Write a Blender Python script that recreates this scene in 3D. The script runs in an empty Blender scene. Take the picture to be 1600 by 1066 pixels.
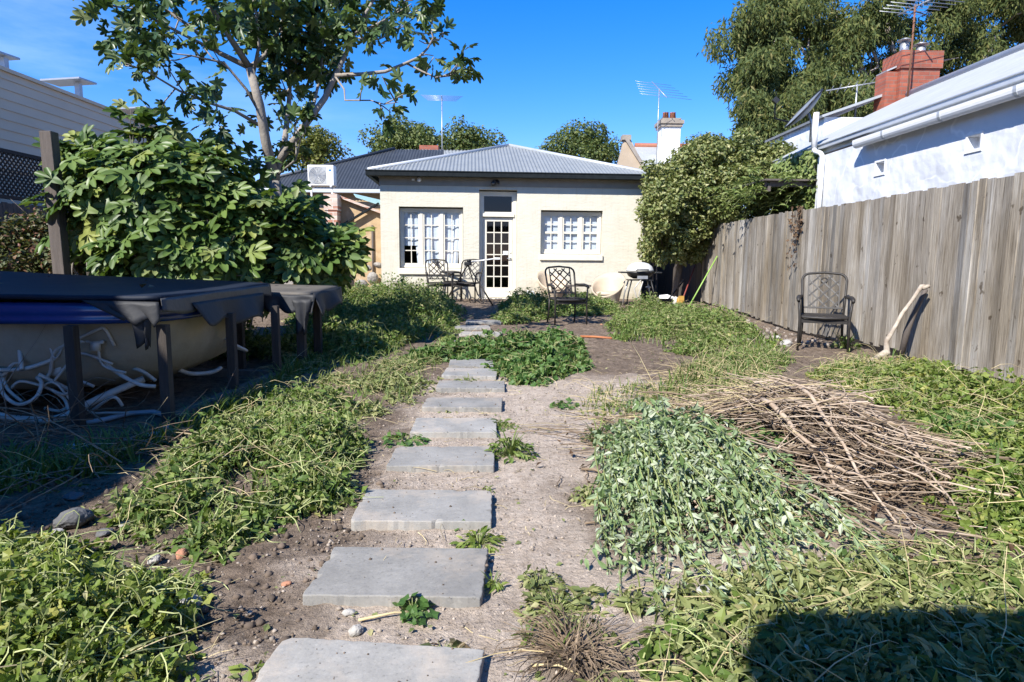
import bpy, math, random
import numpy as np
from mathutils import Vector, Matrix

R = math.radians
scene = bpy.context.scene
col = scene.collection
random.seed(7)
rng = np.random.default_rng(11)

# ------------------------------------------------------------------ camera, sky, sun, exposure
FPX = 1000.0
EYE = Vector((0.0, 0.0, 1.1))
CAM_R = (Matrix.Rotation(-R(0.86), 3, 'Z') @ Matrix.Rotation(R(90 - 7.29), 3, 'X') @ Matrix.Rotation(R(0.5), 3, 'Z'))
cam_data = bpy.data.cameras.new('camera')
cam = bpy.data.objects.new('camera', cam_data)
col.objects.link(cam)
cam_data.sensor_width = 36.0
cam_data.lens = 36.0 * FPX / 1600.0
cam_data.clip_start = 0.05
cam_data.clip_end = 2000.0
cam.matrix_world = Matrix.Translation(EYE) @ CAM_R.to_4x4()
scene.camera = cam

SUN_TRAVEL = Vector((0.67, 0.90, -1.0)).normalized()
SUN_EL = math.asin(-SUN_TRAVEL.z)
SUN_AZ = math.atan2(-SUN_TRAVEL.x, -SUN_TRAVEL.y)

world = bpy.data.worlds.new('World')
scene.world = world
world.use_nodes = True
wn = world.node_tree
for n in list(wn.nodes):
    wn.nodes.remove(n)
w_out = wn.nodes.new('ShaderNodeOutputWorld')
w_bg = wn.nodes.new('ShaderNodeBackground')
w_sky = wn.nodes.new('ShaderNodeTexSky')
w_sky.sky_type = 'NISHITA'
w_sky.sun_disc = False
w_sky.sun_elevation = SUN_EL
w_sky.sun_rotation = SUN_AZ
w_sky.air_density = 1.0
w_sky.dust_density = 0.0
w_sky.ozone_density = 6.0
w_sky.altitude = 200.0
w_bg.inputs['Strength'].default_value = 0.112
# thin high cirrus, set by the direction one looks in
w_tc = wn.nodes.new('ShaderNodeTexCoord')
w_map = wn.nodes.new('ShaderNodeMapping')
w_map.inputs['Scale'].default_value = (1.6, 1.6, 7.0)
w_map.inputs['Rotation'].default_value = (0.0, 0.18, 0.5)
w_noise = wn.nodes.new('ShaderNodeTexNoise')
w_noise.inputs['Scale'].default_value = 1.5
w_noise.inputs['Detail'].default_value = 7.0
w_noise.inputs['Roughness'].default_value = 0.55
w_ramp = wn.nodes.new('ShaderNodeValToRGB')
w_ramp.color_ramp.elements[0].position = 0.50
w_ramp.color_ramp.elements[0].color = (0, 0, 0, 1)
w_ramp.color_ramp.elements[1].position = 0.80
w_ramp.color_ramp.elements[1].color = (0.40, 0.40, 0.40, 1)
w_sep = wn.nodes.new('ShaderNodeSeparateXYZ')
w_side = wn.nodes.new('ShaderNodeMapRange')
w_side.inputs['From Min'].default_value = -0.05
w_side.inputs['From Max'].default_value = -0.55
w_mul = wn.nodes.new('ShaderNodeMath'); w_mul.operation = 'MULTIPLY'
w_mix = wn.nodes.new('ShaderNodeMix'); w_mix.data_type = 'RGBA'
w_mix.inputs['B'].default_value = (5.5, 6.6, 8.0, 1)
w_hsv = wn.nodes.new('ShaderNodeHueSaturation')
w_hsv.inputs['Saturation'].default_value = 1.32
w_tint = wn.nodes.new('ShaderNodeMix'); w_tint.data_type = 'RGBA'; w_tint.blend_type = 'MULTIPLY'; w_tint.inputs['Factor'].default_value = 1.0
w_tint.inputs['B'].default_value = (1.26, .89, 1.04, 1)
L = wn.links.new
L(w_tc.outputs['Generated'], w_map.inputs['Vector'])
L(w_map.outputs['Vector'], w_noise.inputs['Vector'])
L(w_noise.outputs['Fac'], w_ramp.inputs['Fac'])
L(w_tc.outputs['Generated'], w_sep.inputs['Vector'])
L(w_sep.outputs['X'], w_side.inputs['Value'])
L(w_ramp.outputs['Color'], w_mul.inputs[0])
L(w_side.outputs['Result'], w_mul.inputs[1])
L(w_sky.outputs['Color'], w_hsv.inputs['Color'])
L(w_hsv.outputs['Color'], w_tint.inputs['A'])
L(w_tint.outputs['Result'], w_mix.inputs['A'])
L(w_mul.outputs['Value'], w_mix.inputs['Factor'])
L(w_mix.outputs['Result'], w_bg.inputs['Color'])
L(w_bg.outputs['Background'], w_out.inputs['Surface'])

sun_data = bpy.data.lights.new('sun', 'SUN')
sun_data.energy = 4.5
sun_data.angle = R(0.53)
sun_data.color = (1.0, 0.955, 0.88)
sun = bpy.data.objects.new('sun', sun_data)
col.objects.link(sun)
sun.rotation_euler = SUN_TRAVEL.to_track_quat('-Z', 'Y').to_euler()
sun.location = (-20, -20, 30)

scene.view_settings.view_transform = 'Standard'
scene.view_settings.look = 'None'
scene.view_settings.exposure = 1.05
scene.view_settings.gamma = 1.0
scene.view_settings.use_curve_mapping = False
scene.render.engine = 'CYCLES'
scene.cycles.max_bounces = 6
scene.cycles.transparent_max_bounces = 12
scene.cycles.use_denoising = True

# ------------------------------------------------------------------ measuring helpers (photo pixel -> place in the yard)
def ray(px, py):
    return (CAM_R @ Vector(((px - 800) / FPX, -(py - 533) / FPX, -1.0)))

def atY(px, py, Y):
    d = ray(px, py)
    return EYE + d * (Y / d.y)

def atX(px, py, X):
    d = ray(px, py)
    return EYE + d * (X / d.x)

def _vnoise(x, y, seed):
    xi = np.floor(x).astype(np.int64); yi = np.floor(y).astype(np.int64)
    fx = x - xi; fy = y - yi
    fx = fx * fx * (3 - 2 * fx); fy = fy * fy * (3 - 2 * fy)
    def h(a, b):
        n = (a * 374761393 + b * 668265263 + seed * 982451653) & 0x7fffffff
        n = ((n ^ (n >> 13)) * 1274126177) & 0x7fffffff
        return ((n ^ (n >> 16)) & 0xffff) / 65535.0
    return (h(xi, yi) * (1 - fx) + h(xi + 1, yi) * fx) * (1 - fy) + (h(xi, yi + 1) * (1 - fx) + h(xi + 1, yi + 1) * fx) * fy

def fnoise(x, y, scale=1.0, seed=0, octaves=3):
    x = np.asarray(x, float) * scale; y = np.asarray(y, float) * scale
    t = np.zeros_like(x); a = 1.0; tot = 0.0
    for o in range(octaves):
        t = t + a * _vnoise(x, y, seed + o * 17); tot += a
        a *= 0.5; x = x * 2.03; y = y * 2.03
    return t / tot

def gz(x, y):
    x = np.asarray(x, float); y = np.asarray(y, float)
    t = np.clip((y - 9.5) / 5.0, 0, 1); t = t * t * (3 - 2 * t)
    z = 0.12 * t + 0.05 * (fnoise(x, y, 0.7, 3, 2) - 0.5)
    path = np.exp(-((x + 0.1) / 0.75) ** 2)
    return z * 1.0 - 0.05 * (fnoise(x, y, 0.7, 3, 2) - 0.5) * path * 0.7

def gzf(x, y):
    return float(gz(np.array([x]), np.array([y]))[0])

def gp(px, py):
    d = ray(px, py); z = 0.0
    for _ in range(5):
        p = EYE + d * ((z - EYE.z) / d.z)
        z = gzf(p.x, p.y)
    return Vector((p.x, p.y, z))

# ------------------------------------------------------------------ materials
def _mat(name):
    m = bpy.data.materials.new(name); m.use_nodes = True
    nt = m.node_tree
    return m, nt, nt.nodes['Principled BSDF'], nt.nodes['Material Output']

def _noise(nt, scale, detail=4, rough=0.55, stretch=None, coord='Object'):
    tc = nt.nodes.new('ShaderNodeTexCoord')
    n = nt.nodes.new('ShaderNodeTexNoise')
    n.inputs['Scale'].default_value = scale; n.inputs['Detail'].default_value = detail
    n.inputs['Roughness'].default_value = rough
    if stretch:
        mp = nt.nodes.new('ShaderNodeMapping'); mp.inputs['Scale'].default_value = stretch
        nt.links.new(tc.outputs[coord], mp.inputs['Vector']); nt.links.new(mp.outputs['Vector'], n.inputs['Vector'])
    else:
        nt.links.new(tc.outputs[coord], n.inputs['Vector'])
    return n

def _ramp(nt, stops):
    r = nt.nodes.new('ShaderNodeValToRGB'); e = r.color_ramp.elements
    while len(e) < len(stops): e.new(0.5)
    for k, (p, c) in enumerate(stops):
        e[k].position = p; e[k].color = (*c, 1)
    return r

def _mixc(nt, a, b, fac, mode='MIX'):
    m = nt.nodes.new('ShaderNodeMix'); m.data_type = 'RGBA'; m.blend_type = mode
    for s, v in (('A', a), ('B', b)):
        if isinstance(v, tuple): m.inputs[s].default_value = (*v, 1)
        else: nt.links.new(v, m.inputs[s])
    if isinstance(fac, (int, float)): m.inputs['Factor'].default_value = fac
    else: nt.links.new(fac, m.inputs['Factor'])
    return m.outputs['Result']

def _bump(nt, bsdf, height, strength=0.4, dist=0.01, prev=None):
    b = nt.nodes.new('ShaderNodeBump'); b.inputs['Strength'].default_value = strength; b.inputs['Distance'].default_value = dist
    nt.links.new(height, b.inputs['Height'])
    if prev: nt.links.new(prev, b.inputs['Normal'])
    nt.links.new(b.outputs['Normal'], bsdf.inputs['Normal'])
    return b.outputs['Normal']

def mat(name, c1, c2=None, scale=6, rough=0.6, bump=0.25, bscale=None, dist=0.006, stretch=None, metal=0.0, spec=0.4, lo=0.3, hi=0.7, c3=None, island=0.0, coat=0.0):
    m, nt, b, o = _mat(name)
    b.inputs['Roughness'].default_value = rough; b.inputs['Metallic'].default_value = metal
    b.inputs['Specular IOR Level'].default_value = spec
    b.inputs['Coat Weight'].default_value = coat
    if c2 is None: c2 = tuple(x * 0.8 for x in c1)
    n = _noise(nt, scale, 5, 0.6, stretch)
    stops = [(lo, c1), (hi, c2)] if c3 is None else [(lo, c1), ((lo + hi) / 2, c2), (hi, c3)]
    r = _ramp(nt, stops); nt.links.new(n.outputs['Fac'], r.inputs['Fac'])
    c = r.outputs['Color']
    if island:
        g = nt.nodes.new('ShaderNodeNewGeometry')
        mr = nt.nodes.new('ShaderNodeMapRange'); mr.inputs['To Min'].default_value = 1 - island; mr.inputs['To Max'].default_value = 1 + island
        nt.links.new(g.outputs['Random Per Island'], mr.inputs['Value'])
        hs = nt.nodes.new('ShaderNodeHueSaturation'); nt.links.new(mr.outputs['Result'], hs.inputs['Value']); nt.links.new(c, hs.inputs['Color'])
        c = hs.outputs['Color']
    nt.links.new(c, b.inputs['Base Color'])
    if bump:
        n2 = _noise(nt, bscale or scale * 4, 4, 0.6, stretch)
        _bump(nt, b, n2.outputs['Fac'], bump, dist)
    return m

def leafmat(name, stops, trans=0.3, rough=0.45, spec=0.35, tint=(1.25, 1.3, 0.6)):
    m, nt, b, o = _mat(name)
    g = nt.nodes.new('ShaderNodeNewGeometry')
    r = _ramp(nt, stops); nt.links.new(g.outputs['Random Per Island'], r.inputs['Fac'])
    nt.links.new(r.outputs['Color'], b.inputs['Base Color'])
    b.inputs['Roughness'].default_value = rough; b.inputs['Specular IOR Level'].default_value = spec
    t = nt.nodes.new('ShaderNodeBsdfTranslucent')
    nt.links.new(_mixc(nt, r.outputs['Color'], tint, 1.0, 'MULTIPLY'), t.inputs['Color'])
    mx = nt.nodes.new('ShaderNodeMixShader'); mx.inputs['Fac'].default_value = trans
    nt.links.new(b.outputs['BSDF'], mx.inputs[1]); nt.links.new(t.outputs['BSDF'], mx.inputs[2])
    nt.links.new(mx.outputs['Shader'], o.inputs['Surface'])
    return m

# ------------------------------------------------------------------ scene tree helpers
def tag(o, label=None, cat=None, group=None, kind=None):
    if label: o['label'] = label
    if cat: o['category'] = cat
    if group: o['group'] = group
    if kind: o['kind'] = kind
    return o

def thing(name, label, cat, loc=(0, 0, 0), rz=0.0, group=None):
    o = bpy.data.objects.new(name, None); col.objects.link(o)
    o.location = loc; o.rotation_euler = (0, 0, rz); o.empty_display_size = 0.2
    return tag(o, label, cat, group)

def copy_tree(o, parent=None):
    c = o.copy(); col.objects.link(c)
    if parent is not None: c.parent = parent
    for ch in [k for k in bpy.data.objects if k.parent is o]:
        copy_tree(ch, c)
    return c

def wloc(o):
    v = Vector((0, 0, 0))
    while o is not None:
        v += Vector(o.location); o = o.parent
    return v

def link_mesh(name, me, m, parent=None, local=False):
    """World-space mesh data is moved to its parent's frame (or, without a parent, to an origin at its base)."""
    me.name = name
    if m is not None:
        for k in (m if isinstance(m, (list, tuple)) else [m]): me.materials.append(k)
    o = bpy.data.objects.new(name, me); col.objects.link(o)
    if parent is not None:
        o.parent = parent
        if not local: me.transform(Matrix.Translation(-wloc(parent)))
    elif not local:
        n = len(me.vertices)
        if n:
            a = np.empty(n * 3, np.float32); me.vertices.foreach_get('co', a); a = a.reshape(-1, 3)
            c = Vector((float(a[:, 0].mean()), float(a[:, 1].mean()), float(a[:, 2].min())))
            me.transform(Matrix.Translation(-c)); o.location = c
    return o

class MB:
    def __init__(s): s.v = []; s.f = []; s.sm = []
    def add(s, vs, fs, smooth=False):
        b = len(s.v); s.v += [tuple(v) for v in vs]; s.f += [tuple(i + b for i in f) for f in fs]; s.sm += [smooth] * len(fs)
        return s
    def obox(s, c, size, M=None):
        x, y, z = (k / 2 for k in size); c = Vector(c)
        P = [Vector(p) for p in ((-x, -y, -z), (x, -y, -z), (x, y, -z), (-x, y, -z), (-x, -y, z), (x, -y, z), (x, y, z), (-x, y, z))]
        if M is not None: P = [M @ p for p in P]
        return s.add([p + c for p in P], [(3, 2, 1, 0), (4, 5, 6, 7), (0, 1, 5, 4), (1, 2, 6, 5), (2, 3, 7, 6), (3, 0, 4, 7)])
    def box(s, a, b):
        return s.obox([(a[k] + b[k]) / 2 for k in range(3)], [abs(b[k] - a[k]) for k in range(3)])
    def bar(s, a, b, w, h, up=(0, 0, 1)):
        a = Vector(a); b = Vector(b); d = (b - a); l = d.length; d.normalize(); u = Vector(up)
        if abs(d.dot(u)) > 0.98: u = Vector((1, 0, 0))
        sx = d.cross(u).normalized(); u = sx.cross(d)
        M = Matrix((sx, d, u)).transposed()
        return s.obox((a + b) / 2, (w, l, h), M)
    def tube(s, path, r, sides=8, cap=True, r2=None):
        P = [Vector(p) for p in path]; n = len(P)
        rs = r if isinstance(r, (list, tuple)) else [r + ((r2 if r2 is not None else r) - r) * k / max(1, n - 1) for k in range(n)]
        T = []
        for k in range(n):
            t = P[min(k + 1, n - 1)] - P[max(k - 1, 0)]; T.append(t.normalized() if t.length > 1e-9 else Vector((0, 0, 1)))
        u = T[0].orthogonal().normalized(); V = []
        for k in range(n):
            u = (u - T[k] * u.dot(T[k])); u = u.normalized() if u.length > 1e-6 else T[k].orthogonal().normalized()
            w = T[k].cross(u)
            for j in range(sides):
                a = 2 * math.pi * j / sides
                V.append(P[k] + (u * math.cos(a) + w * math.sin(a)) * rs[k])
        F = [(k * sides + j, k * sides + (j + 1) % sides, (k + 1) * sides + (j + 1) % sides, (k + 1) * sides + j) for k in range(n - 1) for j in range(sides)]
        if cap: F += [tuple(range(sides))[::-1], tuple(range((n - 1) * sides, n * sides))]
        return s.add(V, F, True)
    def lathe(s, prof, c=(0, 0, 0), sides=20, M=None, cap=True):
        c = Vector(c); V = []; n = len(prof)
        for (r, z) in prof:
            for j in range(sides):
                a = 2 * math.pi * j / sides; p = Vector((r * math.cos(a), r * math.sin(a), z))
                V.append((M @ p if M is not None else p) + c)
        F = [(k * sides + j, k * sides + (j + 1) % sides, (k + 1) * sides + (j + 1) % sides, (k + 1) * sides + j) for k in range(n - 1) for j in range(sides)]
        if cap: F += [tuple(range(sides))[::-1], tuple(range((n - 1) * sides, n * sides))]
        return s.add(V, F, True)
    def quad(s, a, b, c, d): return s.add([a, b, c, d], [(0, 1, 2, 3)])
    def slab(s, pts, thick):
        """polygon given as 3D points, thickened along its own normal (downwards side)"""
        P = [Vector(p) for p in pts]; n = (P[1] - P[0]).cross(P[2] - P[0]).normalized(); m = len(P)
        V = P + [p - n * thick for p in P]
        F = [tuple(range(m)), tuple(range(2 * m - 1, m - 1, -1))] + [(k, k + m, (k + 1) % m + m, (k + 1) % m) for k in range(m)]
        return s.add(V, F)
    def build(s, name, m, parent=None, local=False, bevel=0.0, smooth=None):
        me = bpy.data.meshes.new(name); me.from_pydata(s.v, [], s.f)
        me.polygons.foreach_set('use_smooth', s.sm if smooth is None else [smooth] * len(s.f))
        me.update()
        o = link_mesh(name, me, m, parent, local)
        if bevel:
            b = o.modifiers.new('bevel', 'BEVEL'); b.width = bevel; b.segments = 2; b.limit_method = 'ANGLE'; b.angle_limit = R(50)
        return o

def mesh_np(name, V, faces, m, parent=None, smooth=False, local=False, midx=None):
    """V (n,3); faces: list of int arrays (m,k) -> one mesh"""
    me = bpy.data.meshes.new(name)
    V = np.asarray(V, np.float32)
    me.vertices.add(len(V)); me.vertices.foreach_set('co', V.ravel())
    loops = np.concatenate([f.ravel() for f in faces]).astype(np.int32)
    tot = np.concatenate([np.full(len(f), f.shape[1], np.int32) for f in faces])
    start = np.concatenate([[0], np.cumsum(tot)[:-1]]).astype(np.int32)
    me.loops.add(len(loops)); me.loops.foreach_set('vertex_index', loops)
    me.polygons.add(len(tot)); me.polygons.foreach_set('loop_start', start); me.polygons.foreach_set('loop_total', tot)
    me.polygons.foreach_set('use_smooth', np.full(len(tot), bool(smooth)))
    if midx is not None: me.polygons.foreach_set('material_index', np.asarray(midx, np.int32))
    me.update(calc_edges=True); me.validate()
    return link_mesh(name, me, m, parent, local)

# ------------------------------------------------------------------ leaves and twigs in bulk
def tri(*f): return np.array(f, np.int32)
T_OVATE = (np.array([(0, 0, 0), (.32, .42, .07), (-.32, .42, .07), (0, .5, -.03), (0, 1, -.16)], float), tri((0, 1, 3), (0, 3, 2), (1, 4, 3), (2, 3, 4)))
T_NARROW = (np.array([(0, 0, 0), (.13, .42, .03), (-.13, .42, .03), (0, 1, -.10)], float), tri((0, 1, 2), (1, 3, 2)))
T_SPEAR = (np.array([(0, 0, 0), (.2, .3, .05), (-.2, .3, .05), (0, .35, -.02), (.14, .68, .02), (-.14, .68, .02), (0, 1, -.2)], float),
           tri((0, 1, 3), (0, 3, 2), (1, 4, 3), (2, 3, 5), (3, 4, 6), (3, 6, 5)))
T_BLADE = (np.array([(.035, 0, 0), (-.035, 0, 0), (.028, .45, .0), (-.028, .45, .0), (.018, .8, -.1), (-.018, .8, -.1), (0, 1, -.26)], float),
           tri((0, 2, 3), (0, 3, 1), (2, 4, 5), (2, 5, 3), (4, 6, 5)))
def _mallow():
    P = [(0, .42, -.03)]; k = 15
    for j in range(k):
        a = 2 * math.pi * (j + .5) / k - math.pi / 2; r = .46 + .09 * math.cos(a * 5 + .6) + .03 * math.cos(11 * a)
        if abs(a + math.pi / 2) < .3 or abs(a - 1.5 * math.pi) < .3: r *= .45
        P.append((r * math.cos(a), .42 + r * math.sin(a), .05 + .05 * math.cos(3 * a)))
    return np.array(P, float), np.array([(0, 1 + j, 1 + (j + 1) % k) for j in range(k)], np.int32)
T_MALLOW = _mallow()
def _fig():
    C = (0, .36, .0); P = [C]
    lobes = [(-78, .42, .10), (-38, .58, .112), (0, .66, .12), (38, .58, .112), (78, .42, .10)]
    out = [(.05, 0, .0)]
    for i, (a, l, w) in enumerate(lobes[::-1]):
        a = R(a); d = (math.sin(a), math.cos(a)); n = (d[1], -d[0])
        for (t, ww) in ((.34, .78), (.68, 1.05), (.90, .70), (1.0, 0), (.90, -.70), (.68, -1.05), (.34, -.78)):
            out.append((C[0] + d[0] * l * t + n[0] * w * ww, C[1] + d[1] * l * t + n[1] * w * ww, .10 * abs(ww) * 0.5 - .22 * t * t * l))
    out.append((-.05, 0, .0))
    P += out; k = len(out)
    return np.array(P, float), np.array([(0, 1 + j, 1 + (j + 1) % k) for j in range(k)], np.int32)
T_FIG = _fig()

def nrm(a):
    return a / np.maximum(np.linalg.norm(a, axis=1, keepdims=True), 1e-9)

def place(T, P, N, A, S):
    """copies of template T at points P with normal N, leaf axis A, size S"""
    tv, tf = T; n = len(P)
    N = nrm(np.asarray(N, float)); A = np.asarray(A, float); A = nrm(A - N * (A * N).sum(1, keepdims=True)); X = np.cross(A, N)
    S = np.broadcast_to(np.asarray(S, float), (n,))
    V = (P[:, None, :] + S[:, None, None] * (tv[None, :, 0:1] * X[:, None, :] + tv[None, :, 1:2] * A[:, None, :] + tv[None, :, 2:3] * N[:, None, :]))
    F = tf[None, :, :] + (np.arange(n) * len(tv))[:, None, None]
    return V.reshape(-1, 3), F.reshape(-1, tf.shape[1])

def twigs(paths, r0, r1, sides=4):
    """many thin tapered rods; paths (n,m,3)"""
    P = np.asarray(paths, float); n, m, _ = P.shape
    T = np.empty_like(P); T[:, 1:-1] = P[:, 2:] - P[:, :-2]; T[:, 0] = P[:, 1] - P[:, 0]; T[:, -1] = P[:, -1] - P[:, -2]
    T /= np.maximum(np.linalg.norm(T, axis=2, keepdims=True), 1e-9)
    ref = np.where(np.abs(T[:, :1, 2:3]) > .9, np.array([1., 0, 0]), np.array([0, 0, 1.])); ref = np.broadcast_to(ref, T.shape)
    U = np.cross(T, ref); U /= np.maximum(np.linalg.norm(U, axis=2, keepdims=True), 1e-9); W = np.cross(T, U)
    r0 = np.broadcast_to(np.asarray(r0, float), (n,)); r1 = np.broadcast_to(np.asarray(r1, float), (n,))
    rr = r0[:, None] + (r1 - r0)[:, None] * np.linspace(0, 1, m)[None]
    a = np.linspace(0, 2 * np.pi, sides, endpoint=False)
    V = P[:, :, None, :] + rr[:, :, None, None] * (np.cos(a)[None, None, :, None] * U[:, :, None, :] + np.sin(a)[None, None, :, None] * W[:, :, None, :])
    k = np.arange(m - 1)[:, None]; j = np.arange(sides)[None]
    q = np.stack([k * sides + j, k * sides + (j + 1) % sides, (k + 1) * sides + (j + 1) % sides, (k + 1) * sides + j], -1).reshape(-1, 4)
    F = q[None] + (np.arange(n) * m * sides)[:, None, None]
    return V.reshape(-1, 3), F.reshape(-1, 4).astype(np.int32)

def arcs(P0, D, Ln, sag=0.2, wob=0.06, m=6):
    """curved paths from P0 along D (n,3) with length Ln, drooping by sag*len"""
    n = len(P0); t = np.linspace(0, 1, m)[None, :, None]; Ln = np.broadcast_to(np.asarray(Ln, float), (n,))[:, None, None]
    P = P0[:, None, :] + nrm(D)[:, None, :] * t * Ln
    P[:, :, 2:3] -= sag * Ln * t * t
    ph = rng.normal(size=(n, 1, 3)) * wob; ph2 = rng.normal(size=(n, 1, 3)) * wob * .5
    return P + Ln * (np.sin(t * np.pi) * ph + np.sin(t * 2.2 * np.pi) * ph2 * t)

def merge(parts):
    """[(V,F)] -> V, list of face arrays"""
    Vs, Fs, b = [], [], 0
    for V, F in parts:
        Vs.append(V); Fs.append(F + b); b += len(V)
    return np.concatenate(Vs), Fs

def inpoly(x, y, poly):
    n = len(poly); r = np.zeros(len(x), bool); j = n - 1
    for i in range(n):
        xi, yi = poly[i]; xj, yj = poly[j]
        c = ((yi > y) != (yj > y)) & (x < (xj - xi) * (y - yi) / (yj - yi + 1e-12) + xi)
        r ^= c; j = i
    return r

def edge_dist(x, y, poly):
    d = np.full(len(x), 1e9); n = len(poly)
    for i in range(n):
        a = np.array(poly[i]); b = np.array(poly[(i + 1) % n]); ab = b - a; L2 = max(1e-9, ab @ ab)
        t = np.clip(((x - a[0]) * ab[0] + (y - a[1]) * ab[1]) / L2, 0, 1)
        d = np.minimum(d, np.hypot(x - a[0] - t * ab[0], y - a[1] - t * ab[1]))
    return d

def sample_poly(poly, n):
    P = np.array(poly); lo, hi = P.min(0), P.max(0); xs, ys = np.empty(0), np.empty(0)
    while len(xs) < n:
        x = rng.uniform(lo[0], hi[0], n * 2); y = rng.uniform(lo[1], hi[1], n * 2); k = inpoly(x, y, poly)
        xs = np.concatenate([xs, x[k]]); ys = np.concatenate([ys, y[k]])
    return xs[:n], ys[:n]

def rvec(n, s=1.0): return rng.normal(size=(n, 3)) * s
UP = np.array([0, 0, 1.0])
# ------------------------------------------------------------------ shared materials
M = {}
def creammat():
    m = mat('cream_painted_brick', (.60, .57, .475), (.535, .505, .415), 1.6, .8, .40, 9, .025, (1, 1, 1.9), spec=.2)
    nt = m.node_tree; b = nt.nodes['Principled BSDF']; c = b.inputs['Base Color'].links[0].from_socket
    # rain streaks and splash dirt low on the wall, patchy old repairs
    s = _noise(nt, 5, 5, .65, (5, 5, .35)); r = _ramp(nt, [(.50, (1, 1, 1)), (.72, (.80, .76, .68))]); nt.links.new(s.outputs['Fac'], r.inputs['Fac'])
    c = _mixc(nt, c, r.outputs['Color'], .4, 'MULTIPLY')
    tc = nt.nodes.new('ShaderNodeTexCoord'); sp = nt.nodes.new('ShaderNodeSeparateXYZ'); nt.links.new(tc.outputs['Object'], sp.inputs['Vector'])
    n = _noise(nt, 3.5, 5, .65); ad = nt.nodes.new('ShaderNodeMath'); ad.operation = 'MULTIPLY_ADD'; ad.inputs[1].default_value = .9; nt.links.new(n.outputs['Fac'], ad.inputs[0]); nt.links.new(sp.outputs['Z'], ad.inputs[2])
    k = _ramp(nt, [(.42, (.66, .61, .53)), (.95, (1, 1, 1))]); nt.links.new(ad.outputs['Value'], k.inputs['Fac'])
    c = _mixc(nt, c, k.outputs['Color'], .8, 'MULTIPLY'); nt.links.new(c, b.inputs['Base Color']); return m
M['render'] = creammat()
M['trim'] = mat('cream_gloss_paint', (.68, .64, .54), (.62, .58, .48), 8, .45, .1, spec=.4)
M['frieze'] = mat('grey_paint', (.30, .275, .23), (.25, .23, .19), 5, .6, .2)
M['gutter'] = mat('charcoal_gutter', (.011, .014, .016), (.020, .024, .026), 10, .7, .05, spec=.05)
M['zinc'] = mat('zinc_roofing', (.245, .26, .265), (.20, .215, .22), 3, .5, .08, metal=.05, spec=.3)
M['zinc_light'] = mat('pale_zinc_cap', (.52, .54, .56), (.45, .47, .49), 4, .45, .08, metal=.3)
M['dark_roof'] = mat('dark_corrugated_iron', (.055, .062, .072), (.04, .045, .052), 2.5, .5, .1, metal=.15)
M['dark_glass'] = None
M['black'] = mat('black_plastic', (.012, .012, .013), (.02, .02, .02), 12, .45, .1)
M['cast'] = mat('cast_aluminium_bronze', (.022, .020, .019), (.038, .034, .031), 18, .5, .15, spec=.3, metal=.0)
M['white'] = mat('white_paint', (.80, .80, .79), (.73, .73, .72), 9, .5, .1)
M['steel'] = mat('galvanised_steel', (.46, .47, .48), (.36, .37, .38), 20, .4, .08, metal=.6)
M['pvc'] = mat('aged_white_pvc', (.52, .50, .46), (.36, .34, .30), 9, .45, .1)
M['hose'] = mat('grey_blue_hose', (.34, .38, .41), (.26, .30, .33), 9, .45, .1)
M['wood_dark'] = mat('weathered_dark_timber', (.075, .062, .055), (.12, .10, .088), 5, .8, .5, 30, .01, (6, 6, .5))
M['wood_grey'] = mat('weathered_grey_timber', (.16, .145, .13), (.10, .09, .08), 5, .85, .5, 30, .01, (6, 6, .5))
M['bark'] = mat('fig_bark', (.30, .27, .235), (.20, .175, .15), 9, .8, .5, 30, .015)
M['bark_dark'] = mat('rough_bark', (.14, .11, .09), (.24, .20, .165), 6, .85, .6, 22, .03)
M['gum_bark'] = mat('gum_bark', (.42, .37, .31), (.24, .19, .15), 4, .7, .3)
M['terracotta'] = mat('terracotta', (.34, .13, .075), (.26, .10, .06), 12, .7, .3)
M['brown_bark_twig'] = mat('dry_twig', (.235, .175, .118), (.10, .070, .046), 14, .8, .3, island=.45)
M['pale_twig'] = mat('bleached_twig', (.44, .36, .28), (.26, .19, .135), 14, .8, .3, island=.35)
M['straw'] = mat('dry_straw', (.52, .43, .25), (.36, .29, .15), 14, .8, .0, island=.4)
M['green_stem'] = mat('green_stem', (.18, .22, .07), (.24, .26, .10), 9, .6, .0, island=.3)

def glassmat(name, tint, refl=0.08):
    m, nt, b, o = _mat(name)
    g = nt.nodes.new('ShaderNodeBsdfGlossy'); g.inputs['Roughness'].default_value = .03
    t = nt.nodes.new('ShaderNodeBsdfTransparent'); t.inputs['Color'].default_value = (*tint, 1)
    lw = nt.nodes.new('ShaderNodeLayerWeight'); lw.inputs['Blend'].default_value = .25
    mm = nt.nodes.new('ShaderNodeMath'); mm.operation = 'MULTIPLY_ADD'; mm.inputs[1].default_value = .35; mm.inputs[2].default_value = refl
    nt.links.new(lw.outputs['Facing'], mm.inputs[0])
    mx = nt.nodes.new('ShaderNodeMixShader'); nt.links.new(mm.outputs['Value'], mx.inputs['Fac'])
    nt.links.new(t.outputs['BSDF'], mx.inputs[1]); nt.links.new(g.outputs['BSDF'], mx.inputs[2]); nt.links.new(mx.outputs['Shader'], o.inputs['Surface'])
    return m
M['glass'] = glassmat('window_glass', (.88, .91, .93), .06)
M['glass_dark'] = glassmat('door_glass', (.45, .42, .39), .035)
M['curtain'] = mat('white_curtain', (.66, .69, .74), (.55, .60, .66), 3, .8, .3, 9, .03)
M['room'] = mat('dim_room', (.05, .045, .04), (.035, .03, .028), 3, .9, 0)

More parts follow.
